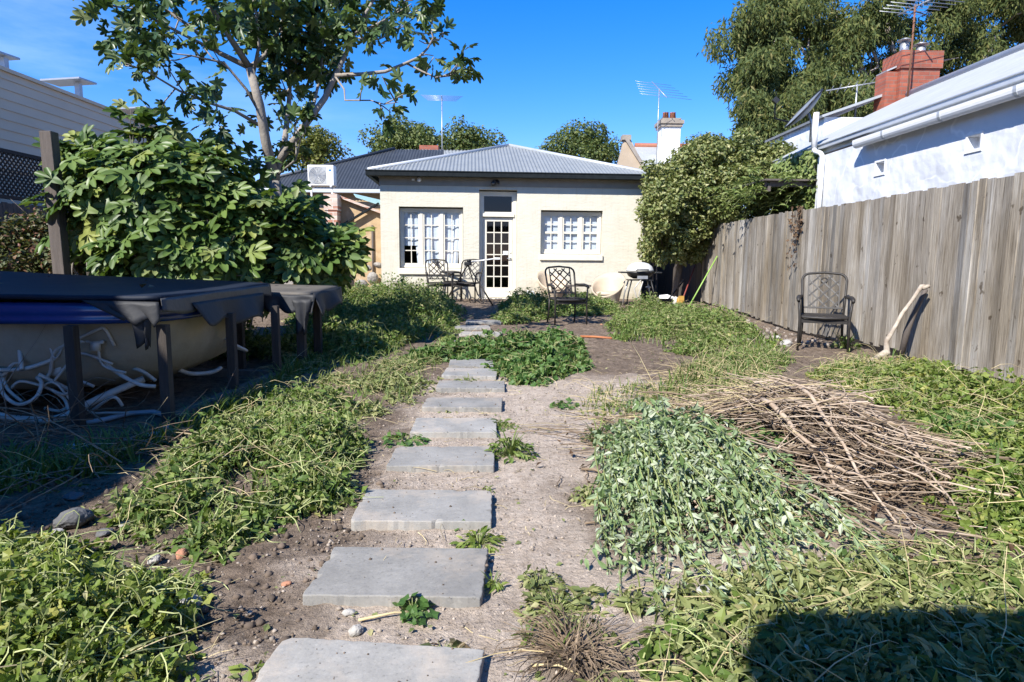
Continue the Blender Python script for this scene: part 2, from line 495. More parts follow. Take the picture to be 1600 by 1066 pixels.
def brickmat(name, b1, b2, mortar, scale, bump=.5, rough=.8):
    m, nt, b, o = _mat(name)
    tc = nt.nodes.new('ShaderNodeTexCoord'); mp = nt.nodes.new('ShaderNodeMapping')
    mp.inputs['Rotation'].default_value = (R(90), 0, 0)
    br = nt.nodes.new('ShaderNodeTexBrick'); br.inputs['Scale'].default_value = scale
    br.inputs['Color1'].default_value = (*b1, 1); br.inputs['Color2'].default_value = (*b2, 1); br.inputs['Mortar'].default_value = (*mortar, 1)
    br.inputs['Brick Width'].default_value = .5; br.inputs['Row Height'].default_value = .17; br.inputs['Mortar Size'].default_value = .016
    nt.links.new(tc.outputs['Object'], mp.inputs['Vector']); nt.links.new(mp.outputs['Vector'], br.inputs['Vector'])
    n = _noise(nt, 5, 4); r = _ramp(nt, [(.3, (.75, .75, .75)), (.7, (1.1, 1.1, 1.1))]); nt.links.new(n.outputs['Fac'], r.inputs['Fac'])
    nt.links.new(_mixc(nt, br.outputs['Color'], r.outputs['Color'], 1.0, 'MULTIPLY'), b.inputs['Base Color'])
    b.inputs['Roughness'].default_value = rough
    inv = nt.nodes.new('ShaderNodeMath'); inv.operation = 'SUBTRACT'; inv.inputs[0].default_value = 1; nt.links.new(br.outputs['Fac'], inv.inputs[1])
    _bump(nt, b, inv.outputs['Value'], bump, .01)
    return m
M['red_brick'] = brickmat('red_brick', (.36, .10, .055), (.27, .075, .045), (.22, .13, .10), 2.2)
M['old_brick'] = brickmat('whitewashed_brick', (.62, .50, .42), (.40, .17, .11), (.60, .56, .50), 2.0)

# ------------------------------------------------------------------ ground
def ground():
    def axis(lo, hi, step, far):
        a = np.arange(lo, hi + 1e-6, step); g = []; d = step
        while d < far: d *= 1.6; g.append(d)
        g = np.cumsum(g); return np.concatenate([(lo - g)[::-1], a, hi + g])
    xs = axis(-5.5, 5.5, .035, 140); ys = axis(.6, 16.5, .035, 140)
    X, Y = np.meshgrid(xs, ys); x = X.ravel(); y = Y.ravel()
    z = gz(x, y)
    near = (np.abs(x) < 8) & (y > -2) & (y < 18)
    rough = (fnoise(x, y, 9, 5, 3) - .5) * .034 + (fnoise(x, y, 26, 8, 2) - .5) * .026
    sandp = [(gp(*p).x, gp(*p).y) for p in [(330, 1066), (520, 880), (585, 740), (640, 660), (680, 605), (760, 575), (870, 590), (1010, 590), (1020, 640), (940, 690), (920, 790), (960, 880), (1120, 870), (1330, 815), (1430, 800), (1400, 870), (1100, 930), (1000, 1000), (900, 1066)]]
    sandp += [(.3, .3), (-1.0, .3)]
    ins = inpoly(x, y, sandp); d = edge_dist(x, y, sandp); d = np.where(ins, d, -d)
    sand = np.clip(.5 + d / .30 + (fnoise(x, y, 5, 21, 3) - .5) * 1.6, 0, 1)
    lit = np.clip(fnoise(x, y, 2.2, 31, 3) * 1.5 - .25, 0, 1)
    z = z + np.where(near, rough * (1.0 - .55 * sand), 0)
    z[~near] = z[~near] - .02
    nx, ny = len(xs), len(ys)
    i = np.arange(nx - 1)[None, :]; j = np.arange(ny - 1)[:, None]
    F = np.stack([j * nx + i, j * nx + i + 1, (j + 1) * nx + i + 1, (j + 1) * nx + i], -1).reshape(-1, 4)
    m, nt, b, o = _mat('yard_soil')
    at = nt.nodes.new('ShaderNodeAttribute'); at.attribute_name = 'sand'
    n1 = _noise(nt, 3.0, 6, .65); n2 = _noise(nt, 55, 5, .7); n3 = _noise(nt, 14, 5, .65)
    soil = _ramp(nt, [(.3, (.095, .072, .054)), (.5, (.18, .14, .108)), (.72, (.27, .215, .165))]); nt.links.new(n3.outputs['Fac'], soil.inputs['Fac'])
    sd = _ramp(nt, [(.3, (.37, .305, .245)), (.5, (.47, .40, .335)), (.7, (.55, .48, .41))]); nt.links.new(n3.outputs['Fac'], sd.inputs['Fac'])
    c = _mixc(nt, soil.outputs['Color'], sd.outputs['Color'], at.outputs['Fac'])
    sp = _ramp(nt, [(.30, (.34, .33, .32)), (.44, (.92, .92, .92)), (.58, (1.05, 1.04, 1.03)), (.70, (1.65, 1.6, 1.55))]); nt.links.new(n2.outputs['Fac'], sp.inputs['Fac'])
    c = _mixc(nt, c, sp.outputs['Color'], .85, 'MULTIPLY')
    big = _ramp(nt, [(.3, (.78, .76, .74)), (.7, (1.12, 1.1, 1.08))]); nt.links.new(n1.outputs['Fac'], big.inputs['Fac'])
    c = _mixc(nt, c, big.outputs['Color'], 1.0, 'MULTIPLY')
    nt.links.new(c, b.inputs['Base Color']); b.inputs['Roughness'].default_value = .95; b.inputs['Specular IOR Level'].default_value = .12
    p = _bump(nt, b, n2.outputs['Fac'], 1.0, .016)
    n4 = _noise(nt, 150, 3, .7); _bump(nt, b, n4.outputs['Fac'], .9, .006, p)
    o = mesh_np('ground', np.stack([x, y, z], 1), [F.astype(np.int32)], m, None, True, local=True)
    a = o.data.attributes.new('sand', 'FLOAT', 'POINT'); a.data.foreach_set('value', sand.astype(np.float32))
    tag(o, 'bare brown soil and pale sandy gravel of the yard', 'ground', kind='structure')
    return sandp
SANDP = ground()

# pebbles and clods
def lump(n=1):
    V = []
    for (a, b_) in ((0, 1),): pass
    P = np.array([(0, 0, 1), (.9, 0, .25), (.28, .86, .3), (-.73, .53, .2), (-.73, -.53, .3), (.28, -.86, .25), (.73, .53, -.3), (-.28, .86, -.3), (-.9, 0, -.3), (-.28, -.86, -.3), (.73, -.53, -.3), (0, 0, -.6)], float)
    F = tri((0, 1, 2), (0, 2, 3), (0, 3, 4), (0, 4, 5), (0, 5, 1), (1, 6, 2), (2, 7, 3), (3, 8, 4), (4, 9, 5), (5, 10, 1), (6, 7, 2), (7, 8, 3), (8, 9, 4), (9, 10, 5), (10, 6, 1), (11, 7, 6), (11, 8, 7), (11, 9, 8), (11, 10, 9), (11, 6, 10))
    return P, F
def pebbles(name, poly, n, s0, s1, m, label, pw=3.0):
    x, y = sample_poly(poly, n); z = gz(x, y) + (fnoise(x, y, 9, 5, 3) - .5) * .015
    S = s0 + (s1 - s0) * rng.random(n) ** pw
    V, F = place(lump(), np.stack([x, y, z + S * .15], 1), UP + rvec(n, .35), rvec(n), S)
    V = V.reshape(n, -1, 3); ctr = V.mean(1, keepdims=True); V = ctr + (V - ctr) * (1 + rng.normal(size=(n, 12, 1)) * .14) * (rng.uniform(.65, 1.25, (n, 1, 3)))
    o = mesh_np(name, V.reshape(-1, 3), [F], m, None, True); tag(o, label, 'pebbles' if 'peb' in name else 'rubble', kind='stuff')
M['pebble'] = mat('pebble', (.33, .28, .235), (.19, .16, .13), 20, .9, .3, island=.5)
M['clod'] = mat('soil_clod', (.15, .115, .09), (.10, .075, .055), 20, .95, .4, island=.4)
M['rubble_mat'] = mat('rubble_mixed', (.24, .21, .18), (.15, .12, .10), 9, .9, .4, island=.6)
pebbles('pebbles', [(-1.3, 1.0), (1.0, 1.0), (1.2, 3), (1.4, 6), (-1.0, 6), (-1.5, 2.5)], 9000, .0022, .0095, M['pebble'], 'loose pale gravel grains on the sandy soil around the pavers')
pebbles('clods_rubble', [(-2.4, 1.5), (-.55, 1.2), (-.5, 3.0), (-.9, 3.6), (-2.2, 3.0)], 2600, .004, .020, M['clod'], 'dark crumbly soil clods along the weedy side of the path', 4)
pebbles('fence_rubble', [(3.2, 8.2), (4.5, 8.2), (4.5, 11.5), (3.5, 11.0)], 420, .008, .05, M['rubble_mat'], 'broken brick and stone bits at the foot of the paling fence', 4)

# ------------------------------------------------------------------ cream house
def wall_open(mb, x0, x1, z0, z1, y, openings, depth):
    xs = sorted({x0, x1} | {o[0] for o in openings} | {o[1] for o in openings}); zs = sorted({z0, z1} | {o[2] for o in openings} | {o[3] for o in openings})
    for i in range(len(xs) - 1):
        for k in range(len(zs) - 1):
            cx, cz = (xs[i] + xs[i + 1]) / 2, (zs[k] + zs[k + 1]) / 2
            if any(o[0] < cx < o[1] and o[2] < cz < o[3] for o in openings): continue
            mb.quad((xs[i], y, zs[k]), (xs[i + 1], y, zs[k]), (xs[i + 1], y, zs[k + 1]), (xs[i], y, zs[k + 1]))
    for (a, b, c, d) in openings:
        mb.quad((a, y, c), (a, y, d), (a, y + depth, d), (a, y + depth, c)); mb.quad((b, y, d), (b, y, c), (b, y + depth, c), (b, y + depth, d))
        mb.quad((a, y, d), (b, y, d), (b, y + depth, d), (a, y + depth, d)); mb.quad((b, y, c), (a, y, c), (a, y + depth, c), (b, y + depth, c))

def corrugated(cols, f_lo, f_hi, pitch, amp):
    """strip sheet: for each column parameter u gives its lower and upper 3D end; waves along u"""
    n = int(cols * 6); V = []; F = []
    for k in range(n + 1):
        u = k / n; a = f_lo(u); b = f_hi(u); w = amp * math.sin(2 * math.pi * cols * u)
        V += [(a[0], a[1], a[2] + w), (b[0], b[1], b[2] + w)]
    F = [(2 * k, 2 * k + 2, 2 * k + 3, 2 * k + 1) for k in range(n)]
    return V, F

def casement(parent, x0, x1, z0, z1, y, cols, rows, thick_mid=False):
    """a three-sash window in the plane y: frame, sashes with muntins, panes"""
    fw = .055; f = MB()
    f.box((x0, y, z0), (x0 + fw, y + .08, z1)); f.box((x1 - fw, y, z0), (x1, y + .08, z1))
    f.box((x0 + fw, y, z1 - fw), (x1 - fw, y + .08, z1)); f.box((x0 + fw, y, z0), (x1 - fw, y + .08, z0 + fw))
    w = (x1 - x0 - 2 * fw); pw = .075
    sw = (w - 2 * pw) / 3
    for k in range(2):
        a = x0 + fw + sw * (k + 1) + pw * k; f.box((a, y + .006, z0 + fw), (a + pw, y + .08, z1 - fw))
    win = f.build('window', M['trim'], parent, True, .004)
    for k in range(3):
        a = x0 + fw + (sw + pw) * k; b = a + sw; st = .038
        s = MB(); zb, zt = z0 + fw, z1 - fw; y0 = y + .022
        s.box((a, y0, zb), (a + st, y0 + .04, zt)); s.box((b - st, y0, zb), (b, y0 + .04, zt))
        s.box((a + st, y0, zt - st), (b - st, y0 + .04, zt)); s.box((a + st, y0, zb), (b - st, y0 + .04, zb + st * 1.5))
        for c in range(1, cols):
            xx = a + st + (b - a - 2 * st) * c / cols; s.box((xx - .010, y0 + .006, zb + st * 1.5), (xx + .010, y0 + .032, zt - st))
        for r in range(1, rows):
            zz = zb + st * 1.5 + (zt - zb - st * 2.5) * r / rows; h = .026 if (thick_mid and r == rows // 2) else .011
            s.box((a + st, y0 + .010, zz - h), (b - st, y0 + .028, zz + h))
        s.build('sash', M['trim'], win, True)
        MB().quad((a + st, y0 + .018, zb), (b - st, y0 + .018, zb), (b - st, y0 + .018, zt), (a + st, y0 + .018, zt)).build('pane', M['glass'], win, True)
    return win

def drape(x0, x1, z0, z1, y, seed, slant=0.0, amp=.02):
    V = []; F = []; nx, nz = 60, 24
    rs = random.Random(seed); ph = [rs.uniform(0, 6) for _ in range(4)]
    for j in range(nz + 1):
        for i in range(nx + 1):
            u, v = i / nx, j / nz; x = x0 + (x1 - x0) * u + slant * (1 - v) * (0.5 - u)
            w = .7 * math.sin(u * 30 + ph[0] + .4 * v) + 1.2 * math.sin(u * 9 + ph[1] - 3.5 * v) + .3 * math.sin(u * 51 + ph[2])
            V.append((x, y + amp * w * (.5 + .5 * (1 - v)), z0 + (z1 - z0) * v))
    F = [(j * (nx + 1) + i, j * (nx + 1) + i + 1, (j + 1) * (nx + 1) + i + 1, (j + 1) * (nx + 1) + i) for j in range(nz) for i in range(nx)]
    return MB().add(V, F, True)

def cream_house():
    H = thing('cottage', 'cream painted brick cottage with grey hipped iron roof and a glazed door', 'house', (.25, 15.9, .10), R(2.6))
    LW = (-2.78, -1.23, .76, 2.24); DO = (-.84, .085, .0, 2.67); RW = (.67, 2.20, 1.13, 2.20)
    w = MB(); wall_open(w, -3.22, 3.22, -.3, 2.98, 0, [LW, DO, RW], .24)
    w.quad((-3.22, 7, -.3), (-3.22, 0, -.3), (-3.22, 0, 2.98), (-3.22, 7, 2.98)); w.quad((3.22, 0, -.3), (3.22, 7, -.3), (3.22, 7, 2.98), (3.22, 0, 2.98))
    w.quad((3.22, 7, -.3), (-3.22, 7, -.3), (-3.22, 7, 2.98), (3.22, 7, 2.98))
    w.build('wall', M['render'], H, True)
    fr = MB(); fr.box((-3.235, -.022, 2.74), (3.235, .05, 2.97)); fr.box((-3.25, -.04, 2.90), (3.25, -.024, 2.975)); fr.build('frieze', M['frieze'], H, True)
    # dim rooms behind the glass
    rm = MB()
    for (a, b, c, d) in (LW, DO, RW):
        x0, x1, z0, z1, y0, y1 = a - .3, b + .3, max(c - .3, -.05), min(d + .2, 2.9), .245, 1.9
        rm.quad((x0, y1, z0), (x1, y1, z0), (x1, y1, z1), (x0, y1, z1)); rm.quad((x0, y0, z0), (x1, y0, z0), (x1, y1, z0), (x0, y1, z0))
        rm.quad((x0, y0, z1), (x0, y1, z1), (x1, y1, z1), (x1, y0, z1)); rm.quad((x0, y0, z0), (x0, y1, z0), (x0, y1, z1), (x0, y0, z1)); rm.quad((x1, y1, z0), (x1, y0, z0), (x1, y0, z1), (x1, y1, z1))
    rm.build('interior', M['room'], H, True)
    wl = casement(H, LW[0] + .01, LW[1] - .01, LW[2] + .01, LW[3] - .03, .13, 2, 4)
    wr = casement(H, RW[0] + .01, RW[1] - .01, RW[2] + .01, RW[3] - .03, .13, 2, 4, True)
    for wn_, (a, b, c, d) in ((wl, LW), (wr, RW)):
        s = MB(); s.box((a - .02, -.055, c - .15), (b + .02, .10, c - .004)); s.build('sill', M['trim'], wn_, True, .012)
    drape(LW[0] + .30, LW[1] - .02, LW[2] + .03, LW[3] - .05, .222, 3, .25, .030).build('curtain', M['curtain'], wl, True)
    drape(LW[0] + .06, LW[0] + .42, LW[2] + .55, LW[3] - .05, .232, 9, -.1, .006).build('curtain', M['curtain'], wl, True)
    drape(RW[0] + .03, RW[1] - .03, RW[2] + .03, RW[3] - .05, .225, 5, 0, .003).build('blind', M['curtain'], wr, True)
    for k, xx in enumerate((.98, 1.42, 1.93)):
        for (dz, ww, hh) in ((.14, .13, .16), (.40, .11, .10)):
            st = MB(); st.box((xx - ww / 2 + .03 * (k - 1), .25 + .004 * hh * 10, RW[2] + .07 + dz - hh / 2), (xx + ww / 2 + .03 * (k - 1), .26 + .004 * hh * 10, RW[2] + .07 + dz + hh / 2))
            st.build('note', M['white'], wr, True)
    # door, transom
    a, b = DO[0], DO[1]; y = .15
    f = MB(); f.box((a + .003, y, 0), (a + .09, y + .09, 2.64)); f.box((b - .09, y, 0), (b - .003, y + .09, 2.64)); f.box((a + .09, y, 2.57), (b - .09, y + .09, 2.64)); f.box((a + .06, y - .035, 2.03), (b - .06, y + .09, 2.11))
    f.box((a + .003, -.05, -.02), (b - .003, y + .1, .035))
    f.build('door_frame', M['trim'], H, True, .004)
    dl = MB(); x0, x1 = a + .095, b - .095; z0, z1 = .045, 2.02; sx = .095; yd = y + .03
    dl.box((x0, yd, z0), (x0 + sx, yd + .04, z1)); dl.box((x1 - sx, yd, z0), (x1, yd + .04, z1)); dl.box((x0 + sx, yd, z1 - .10), (x1 - sx, yd + .04, z1)); dl.box((x0 + sx, yd, z0), (x1 - sx, yd + .04, z0 + .25))
    gx0, gx1, gz0, gz1 = x0 + sx, x1 - sx, z0 + .25, z1 - .10
    for c in (1, 2):
        xx = gx0 + (gx1 - gx0) * c / 3; dl.box((xx - .013, yd + .004, gz0), (xx + .013, yd + .034, gz1))
    for r in range(1, 6):
        zz = gz0 + (gz1 - gz0) * r / 6; dl.box((gx0, yd + .008, zz - .013), (gx1, yd + .030, zz + .013))
    d = dl.build('door', M['trim'], H, True, .003)
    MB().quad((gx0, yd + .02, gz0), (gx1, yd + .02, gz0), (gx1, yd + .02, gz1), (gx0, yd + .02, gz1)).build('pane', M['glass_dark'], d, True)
    h = MB(); h.lathe([(.0, 0), (.022, 0), (.022, .01), (.008, .014), (.008, .04), (.0, .04)], (x1 - .045, yd, 1.02), 10, Matrix.Rotation(R(90), 3, 'X')); h.bar((x1 - .045, yd - .042, 1.02), (x1 - .13, yd - .042, 1.02), .014, .018); h.build('handle', M['steel'], d, True)
    h = MB(); h.lathe([(.0, 0), (.018, 0), (.018, .012), (0, .012)], (x1 - .045, yd, 1.16), 10, Matrix.Rotation(R(90), 3, 'X')); h.build('lock', M['steel'], d, True)
    n = MB(); n.box((gx1 - .14, yd - .004, 1.11), (gx1 - .01, yd - .001, 1.20)); n.build('notice', M['white'], d, True)
    t = MB(); t.box((a + .09, y + .02, 2.11), (a + .12, y + .07, 2.57)); t.box((b - .12, y + .02, 2.11), (b - .09, y + .07, 2.57)); t.box((a + .12, y + .02, 2.11), (b - .12, y + .07, 2.15)); t.box((a + .12, y + .02, 2.53), (b - .12, y + .07, 2.57))
    tw = t.build('transom_window', M['trim'], H, True)
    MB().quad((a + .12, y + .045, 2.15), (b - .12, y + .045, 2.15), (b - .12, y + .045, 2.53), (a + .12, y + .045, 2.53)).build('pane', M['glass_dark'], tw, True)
    # hipped roof
    ex, ey, ez, dep, rise = 3.46, -.20, 3.06, 3.55, 1.22
    ax, ay = .05, ey + dep
    def lo(u): return (-ex + 2 * ex * u, ey, ez)
    def hi(u):
        x = -ex + 2 * ex * u; t = 1 - abs(x - ax) / (ex - ax if x > ax else ex + ax); t = max(0.0, t); return (x, ey + dep * t, ez + rise * t)
    V, F = corrugated(78, lo, hi, .09, .013); r = MB().add(V, F, True)
    for s in (-1, 1):
        def lo2(u, s=s): return (s * ex + (0 if s > 0 else 0), ey + 2 * dep * u, ez)
        def hi2(u, s=s): t = 1 - abs(u - .5) * 2; return (s * ex + (ax - s * ex) * t, ey + 2 * dep * u, ez + rise * t)
        V, F = corrugated(78, lo2, hi2, .09, .013); r.add(V, [f[::-1] for f in F] if s < 0 else F, True)
    def lo3(u): return (ex - 2 * ex * u, ey + 2 * dep, ez)
    def hi3(u):
        x = ex - 2 * ex * u; t = max(0.0, 1 - abs(x - ax) / (ex - ax if x > ax else ex + ax)); return (x, ey + 2 * dep - dep * t, ez + rise * t)
    V, F = corrugated(78, lo3, hi3, .09, .013); r.add(V, F, True)
    rf = r.build('roof', M['zinc'], H, True)
    cp = MB()
    for s in (-1, 1): cp.tube([(s * ex, ey, ez + .01), (ax, ay, ez + rise + .015)], .05, 8)
    cp.build('ridge_cap', M['zinc_light'], rf, True)
    g = MB()
    prof = [(0, 0), (-.02, -.10), (-.11, -.115), (-.125, .0), (-.115, .0), (-.10, -.10)]
    g.box((-ex - .05, ey - .10, ez - .135), (ex + .05, ey + .01, ez - .015)); g.box((-ex - .06, ey - .115, ez - .03), (ex + .06, ey - .101, ez - .002))
    g.box((-ex - .05, ey + .012, ez - .135), (-ex + .05, ey + 2 * dep, ez - .016)); g.box((ex - .05, ey + .012, ez - .135), (ex + .05, ey + 2 * dep, ez - .016))
    g.build('gutter', M['gutter'], H, True, .01)
    so = MB(); so.box((-ex + .06, ey + .014, ez - .10), (ex - .06, -.045, ez - .085)); so.build('soffit', M['frieze'], H, True)
    fl = MB(); fl.obox((-.46, -.06, 2.86), (.09, .06, .07)); fl.lathe([(.02, 0), (.055, .02), (.06, .09), (.0, .09)], (-.50, -.10, 2.83), 12, Matrix.Rotation(R(120), 3, 'X')); fl.tube([(-.42, -.08, 2.88), (-.38, -.13, 2.84), (-.38, -.16, 2.80)], .03, 8)
    fl.build('floodlight', M['black'], H, True)
    al = MB(); al.lathe([(0, 0), (.055, 0), (.055, .03), (.035, .055), (0, .06)], (-2.28, -.042, 2.87), 16, Matrix.Rotation(R(90), 3, 'X')); al.obox((-2.42, -.035, 2.87), (.07, .03, .04)); al.build('sensor', M['white'], H, True)
    return H
HOUSE = cream_house()

# ------------------------------------------------------------------ paling fence
def palingmat():
    m, nt, b, o = _mat('weathered_palings')
    g = nt.nodes.new('ShaderNodeNewGeometry')
    rr = _ramp(nt, [(0, (.165, .158, .148)), (.2, (.34, .315, .28)), (.4, (.245, .225, .198)), (.6, (.42, .405, .38)), (.8, (.32, .285, .235)), (1, (.235, .23, .225))]); rr.color_ramp.interpolation = 'LINEAR'
    nt.links.new(g.outputs['Random Per Island'], rr.inputs['Fac'])
    n1 = _noise(nt, 7, 7, .7, (6, 11, .38)); s1 = _ramp(nt, [(.30, (.30, .265, .23)), (.46, (.88, .85, .81)), (.66, (1.42, 1.41, 1.39))]); nt.links.new(n1.outputs['Fac'], s1.inputs['Fac'])
    c = _mixc(nt, rr.outputs['Color'], s1.outputs['Color'], .9, 'MULTIPLY')
    n2 = _noise(nt, 1.3, 5, .6, (1, 2.2, .5)); s2 = _ramp(nt, [(.42, (1, 1, 1)), (.60, (.60, .54, .45))]); nt.links.new(n2.outputs['Fac'], s2.inputs['Fac'])
    c = _mixc(nt, c, s2.outputs['Color'], .75, 'MULTIPLY')
    n3 = _noise(nt, 6, 3, .6, (1, 1.2, .9)); s3 = _ramp(nt, [(.655, (1, 1, 1)), (.70, (.22, .17, .12))]); nt.links.new(n3.outputs['Fac'], s3.inputs['Fac'])
    c = _mixc(nt, c, s3.outputs['Color'], .75, 'MULTIPLY')
    nt.links.new(c, b.inputs['Base Color']); b.inputs['Roughness'].default_value = .9; b.inputs['Specular IOR Level'].default_value = .15
    n5 = _noise(nt, 22, 5, .7, (6, 8, .35)); _bump(nt, b, n5.outputs['Fac'], .55, .008)
    return m
M['paling'] = palingmat()
FX = 4.6
def paling_fence():
    t = thing('paling_fence', 'tall weathered grey timber paling fence beside the brush pile', 'fence', (FX, 7, 0))
    mb = MB(); y = -2.2; k = 0
    gaps = {round(FX / .535, 1)}
    while y < 14.7:
        w = random.uniform(.098, .112); h = 1.885 + random.uniform(-.012, .012) + .012 * math.sin(y * 1.3); g = random.uniform(.0015, .005)
        if abs(y + w - 8.62) < .06: g = .022
        z0 = gzf(FX, y) + random.uniform(.03, .07) + (.05 if 7.2 < y < 8.6 else 0)
        th = random.uniform(-.006, .006); dx = random.uniform(-.004, .004); tl = random.uniform(-.006, .006)
        yc = y + w / 2; x0, x1 = FX - .008 + dx, FX + .008 + dx
        nseg = 1
        lo = [(x0 - th, y, z0), (x0 + th, y + w, z0), (x1 + th, y + w, z0), (x1 - th, y, z0)]
        hi = [(p[0] + random.uniform(-.003, .003), p[1] + tl, h + (.0 if i in (0, 3) else random.uniform(-.004, .004))) for i, p in enumerate(lo)]
        mb.add(lo + hi, [(3, 2, 1, 0), (4, 5, 6, 7), (0, 1, 5, 4), (1, 2, 6, 5), (2, 3, 7, 6), (3, 0, 4, 7)])
        y += w + g; k += 1
    mb.build('paling_panel', M['paling'], t)
    for z in (.35, 1.05, 1.65):
        MB().box((FX + .022, -2.2, z), (FX + .062, 14.7, z + .09)).build('rail', M['wood_grey'], t)
    for k in range(7):
        yy = -1.8 + k * 2.7
        MB().box((FX + .064, yy, 0), (FX + .15, yy + .1, 1.8)).build('post', M['wood_grey'], t)
paling_fence()

# ------------------------------------------------------------------ white neighbour house on the fence side
def white_render():
    m, nt, b, o = _mat('white_lime_render')
    n = _noise(nt, 2.2, 6, .6); r = _ramp(nt, [(.3, (.60, .62, .65)), (.7, (.68, .695, .72))]); nt.links.new(n.outputs['Fac'], r.inputs['Fac'])
    v = _noise(nt, 1.1, 3, .5); e = _ramp(nt, [(.505, (0, 0, 0)), (.52, (1, 1, 1)), (.535, (0, 0, 0))]); nt.links.new(v.outputs['Fac'], e.inputs['Fac'])
    c = _mixc(nt, r.outputs['Color'], (.80, .81, .82), e.outputs['Color'])
    nt.links.new(c, b.inputs['Base Color']); b.inputs['Roughness'].default_value = .8; b.inputs['Specular IOR Level'].default_value = .2
    n2 = _noise(nt, 9, 6, .6); p = _bump(nt, b, n2.outputs['Fac'], .35, .02); _bump(nt, b, v.outputs['Fac'], .5, .25, p)
    return m
M['white_render'] = white_render()
def white_house():
    t = thing('rendered_house', 'white rendered house with pale iron roof rising behind the paling fence', 'house', (7.5, 7, 0))
    X = 5.6; Y1 = 11.65
    w = MB(); vents = [(9.69, 2.50), (7.78, 2.53)]
    xs = []
    # wall facing -X with two small vent holes
    ys = sorted({-6, Y1} | {v[0] - .11 for v in vents} | {v[0] + .11 for v in vents}); 
    for i in range(len(ys) - 1):
        a, b_ = ys[i], ys[i + 1]; v = [q for q in vents if a + 1e-3 < q[0] < b_ - 1e-3 + .2 and abs((a + b_) / 2 - q[0]) < .05]
        if v:
            z = v[0][1]
            w.quad((X, b_, -.3), (X, a, -.3), (X, a, z - .08), (X, b_, z - .08)); w.quad((X, b_, z + .08), (X, a, z + .08), (X, a, 2.95), (X, b_, 2.95))
            for q in (((X, a, z - .08), (X + .12, a, z - .08), (X + .12, a, z + .08), (X, a, z + .08)), ((X, b_, z + .08), (X + .12, b_, z + .08), (X + .12, b_, z - .08), (X, b_, z - .08)), ((X, b_, z - .08), (X + .12, b_, z - .08), (X + .12, a, z - .08), (X, a, z - .08)), ((X, a, z + .08), (X + .12, a, z + .08), (X + .12, b_, z + .08), (X, b_, z + .08)), ((X + .12, b_, z - .08), (X + .12, a, z - .08), (X + .12, a, z + .08), (X + .12, b_, z + .08))): w.quad(*q)
        else: w.quad((X, b_, -.3), (X, a, -.3), (X, a, 2.95), (X, b_, 2.95))
    w.quad((X, Y1, -.3), (X, Y1, 2.95), (X + .3, Y1, 2.95), (X + .3, Y1, -.3))
    w.quad((X + .3, 14.2, -.3), (X + .3, Y1, -.3), (X + .3, Y1, 3.05), (X + .3, 14.2, 3.05))
    w.quad((12, 14.2, -.3), (X + .3, 14.2, -.3), (X + .3, 14.2, 3.05), (12, 14.2, 3.05))
    w.build('wall', M['white_render'], t)
    for (yy, z) in vents:
        g = MB(); g.box((X - .012, yy - .14, z - .11), (X + .01, yy - .112, z + .11)); g.box((X - .012, yy + .112, z - .11), (X + .01, yy + .14, z + .11)); g.box((X - .014, yy - .14, z - .12), (X + .01, yy + .14, z - .082)); g.box((X - .012, yy - .111, z + .082), (X + .01, yy + .111, z + .11))
        g.build('vent', M['white'], t)
    # low gutter, fascia, upper eave, roof
    g = MB(); prof = []
    for k in range(9):
        a = math.pi * (k / 8.0) + math.pi; prof.append((X - .14 + .065 * math.cos(a), 2.93 + .085 * math.sin(a)))
    prof += [(X - .075, 2.965), (X - .205, 2.965)]
    n = len(prof); V = [(p[0], yy, p[1]) for yy in (10.15, -6) for p in prof]
    g.add(V, [(k, (k + 1) % n, n + (k + 1) % n, n + k) for k in range(n)] + [tuple(range(n))[::-1], tuple(range(n, 2 * n))], False); g.build('gutter', M['white'], t)
    for yy in (9.4, 8.2, 7.0, 5.8, 4.6, 3.4):
        k = MB(); k.add([(p[0] + (p[0] - X + .14) * .06, y_, p[1] + (p[1] - 2.93) * .04) for y_ in (yy, yy - .05) for p in prof], [(q, (q + 1) % n, n + (q + 1) % n, n + q) for q in range(n)] + [tuple(range(n))[::-1], tuple(range(n, 2 * n))]); k.build('gutter_joint', M['zinc_light'], t)
    s = MB(); s.slab([(X - .19, -6, 2.975), (X + .115, -6, 3.03), (X + .115, 10.1, 3.03), (X - .19, 10.1, 2.975)], .012); s.build('lower_roof', M['zinc_light'], t)
    s = MB(); s.box((X + .12, -6, 3.02), (X + .15, 14.0, 3.09)); s.build('fascia', M['white'], t)
    g = MB(); g.box((X + .02, -6, 3.08), (X + .115, 13.9, 3.165)); g.box((X + .0, -6, 3.15), (X + .019, 13.9, 3.175)); g.build('eave_gutter', M['zinc_light'], t, bevel=.012)
    ridge = (8.55, 4.60)
    cols = 90
    def lo(u): return (X + .06, -6 + 19.9 * u, 3.185)
    def hi(u): return (ridge[0], -6 + 19.9 * u, ridge[1])
    V, F = corrugated(200, lo, hi, .1, .010); r = MB().add(V, [f[::-1] for f in F], True)
    r.quad((ridge[0], -6, ridge[1]), (11.5, -6, 3.25), (11.5, 13.9, 3.25), (ridge[0], 13.9, ridge[1]))
    rf = r.build('roof', M['pale_roof'], t)
    c = MB(); c.tube([(ridge[0], -6, ridge[1] + .02), (ridge[0], 13.95, ridge[1] + .02)], .09, 8); c.build('ridge_cap', M['zinc_light'], rf)
    gb = MB(); gb.add([(X + .31, 13.7, 3.06), (11.4, 13.7, 3.06), (ridge[0], 13.7, ridge[1] - .03)], [(0, 1, 2)]); gb.build('gable', M['white_render'], t)
    # brick chimney
    ch = MB(); cx, cy = 9.05, 14.3
    b = ch
    xa, xb = atY(1409, 90, 14.0).x, atY(1470, 90, 14.0).x; zt = atY(1440, 80, 14.0).z; xc = atY(1384, 130, 14.1).x; zc = atY(1395, 112, 14.1).z
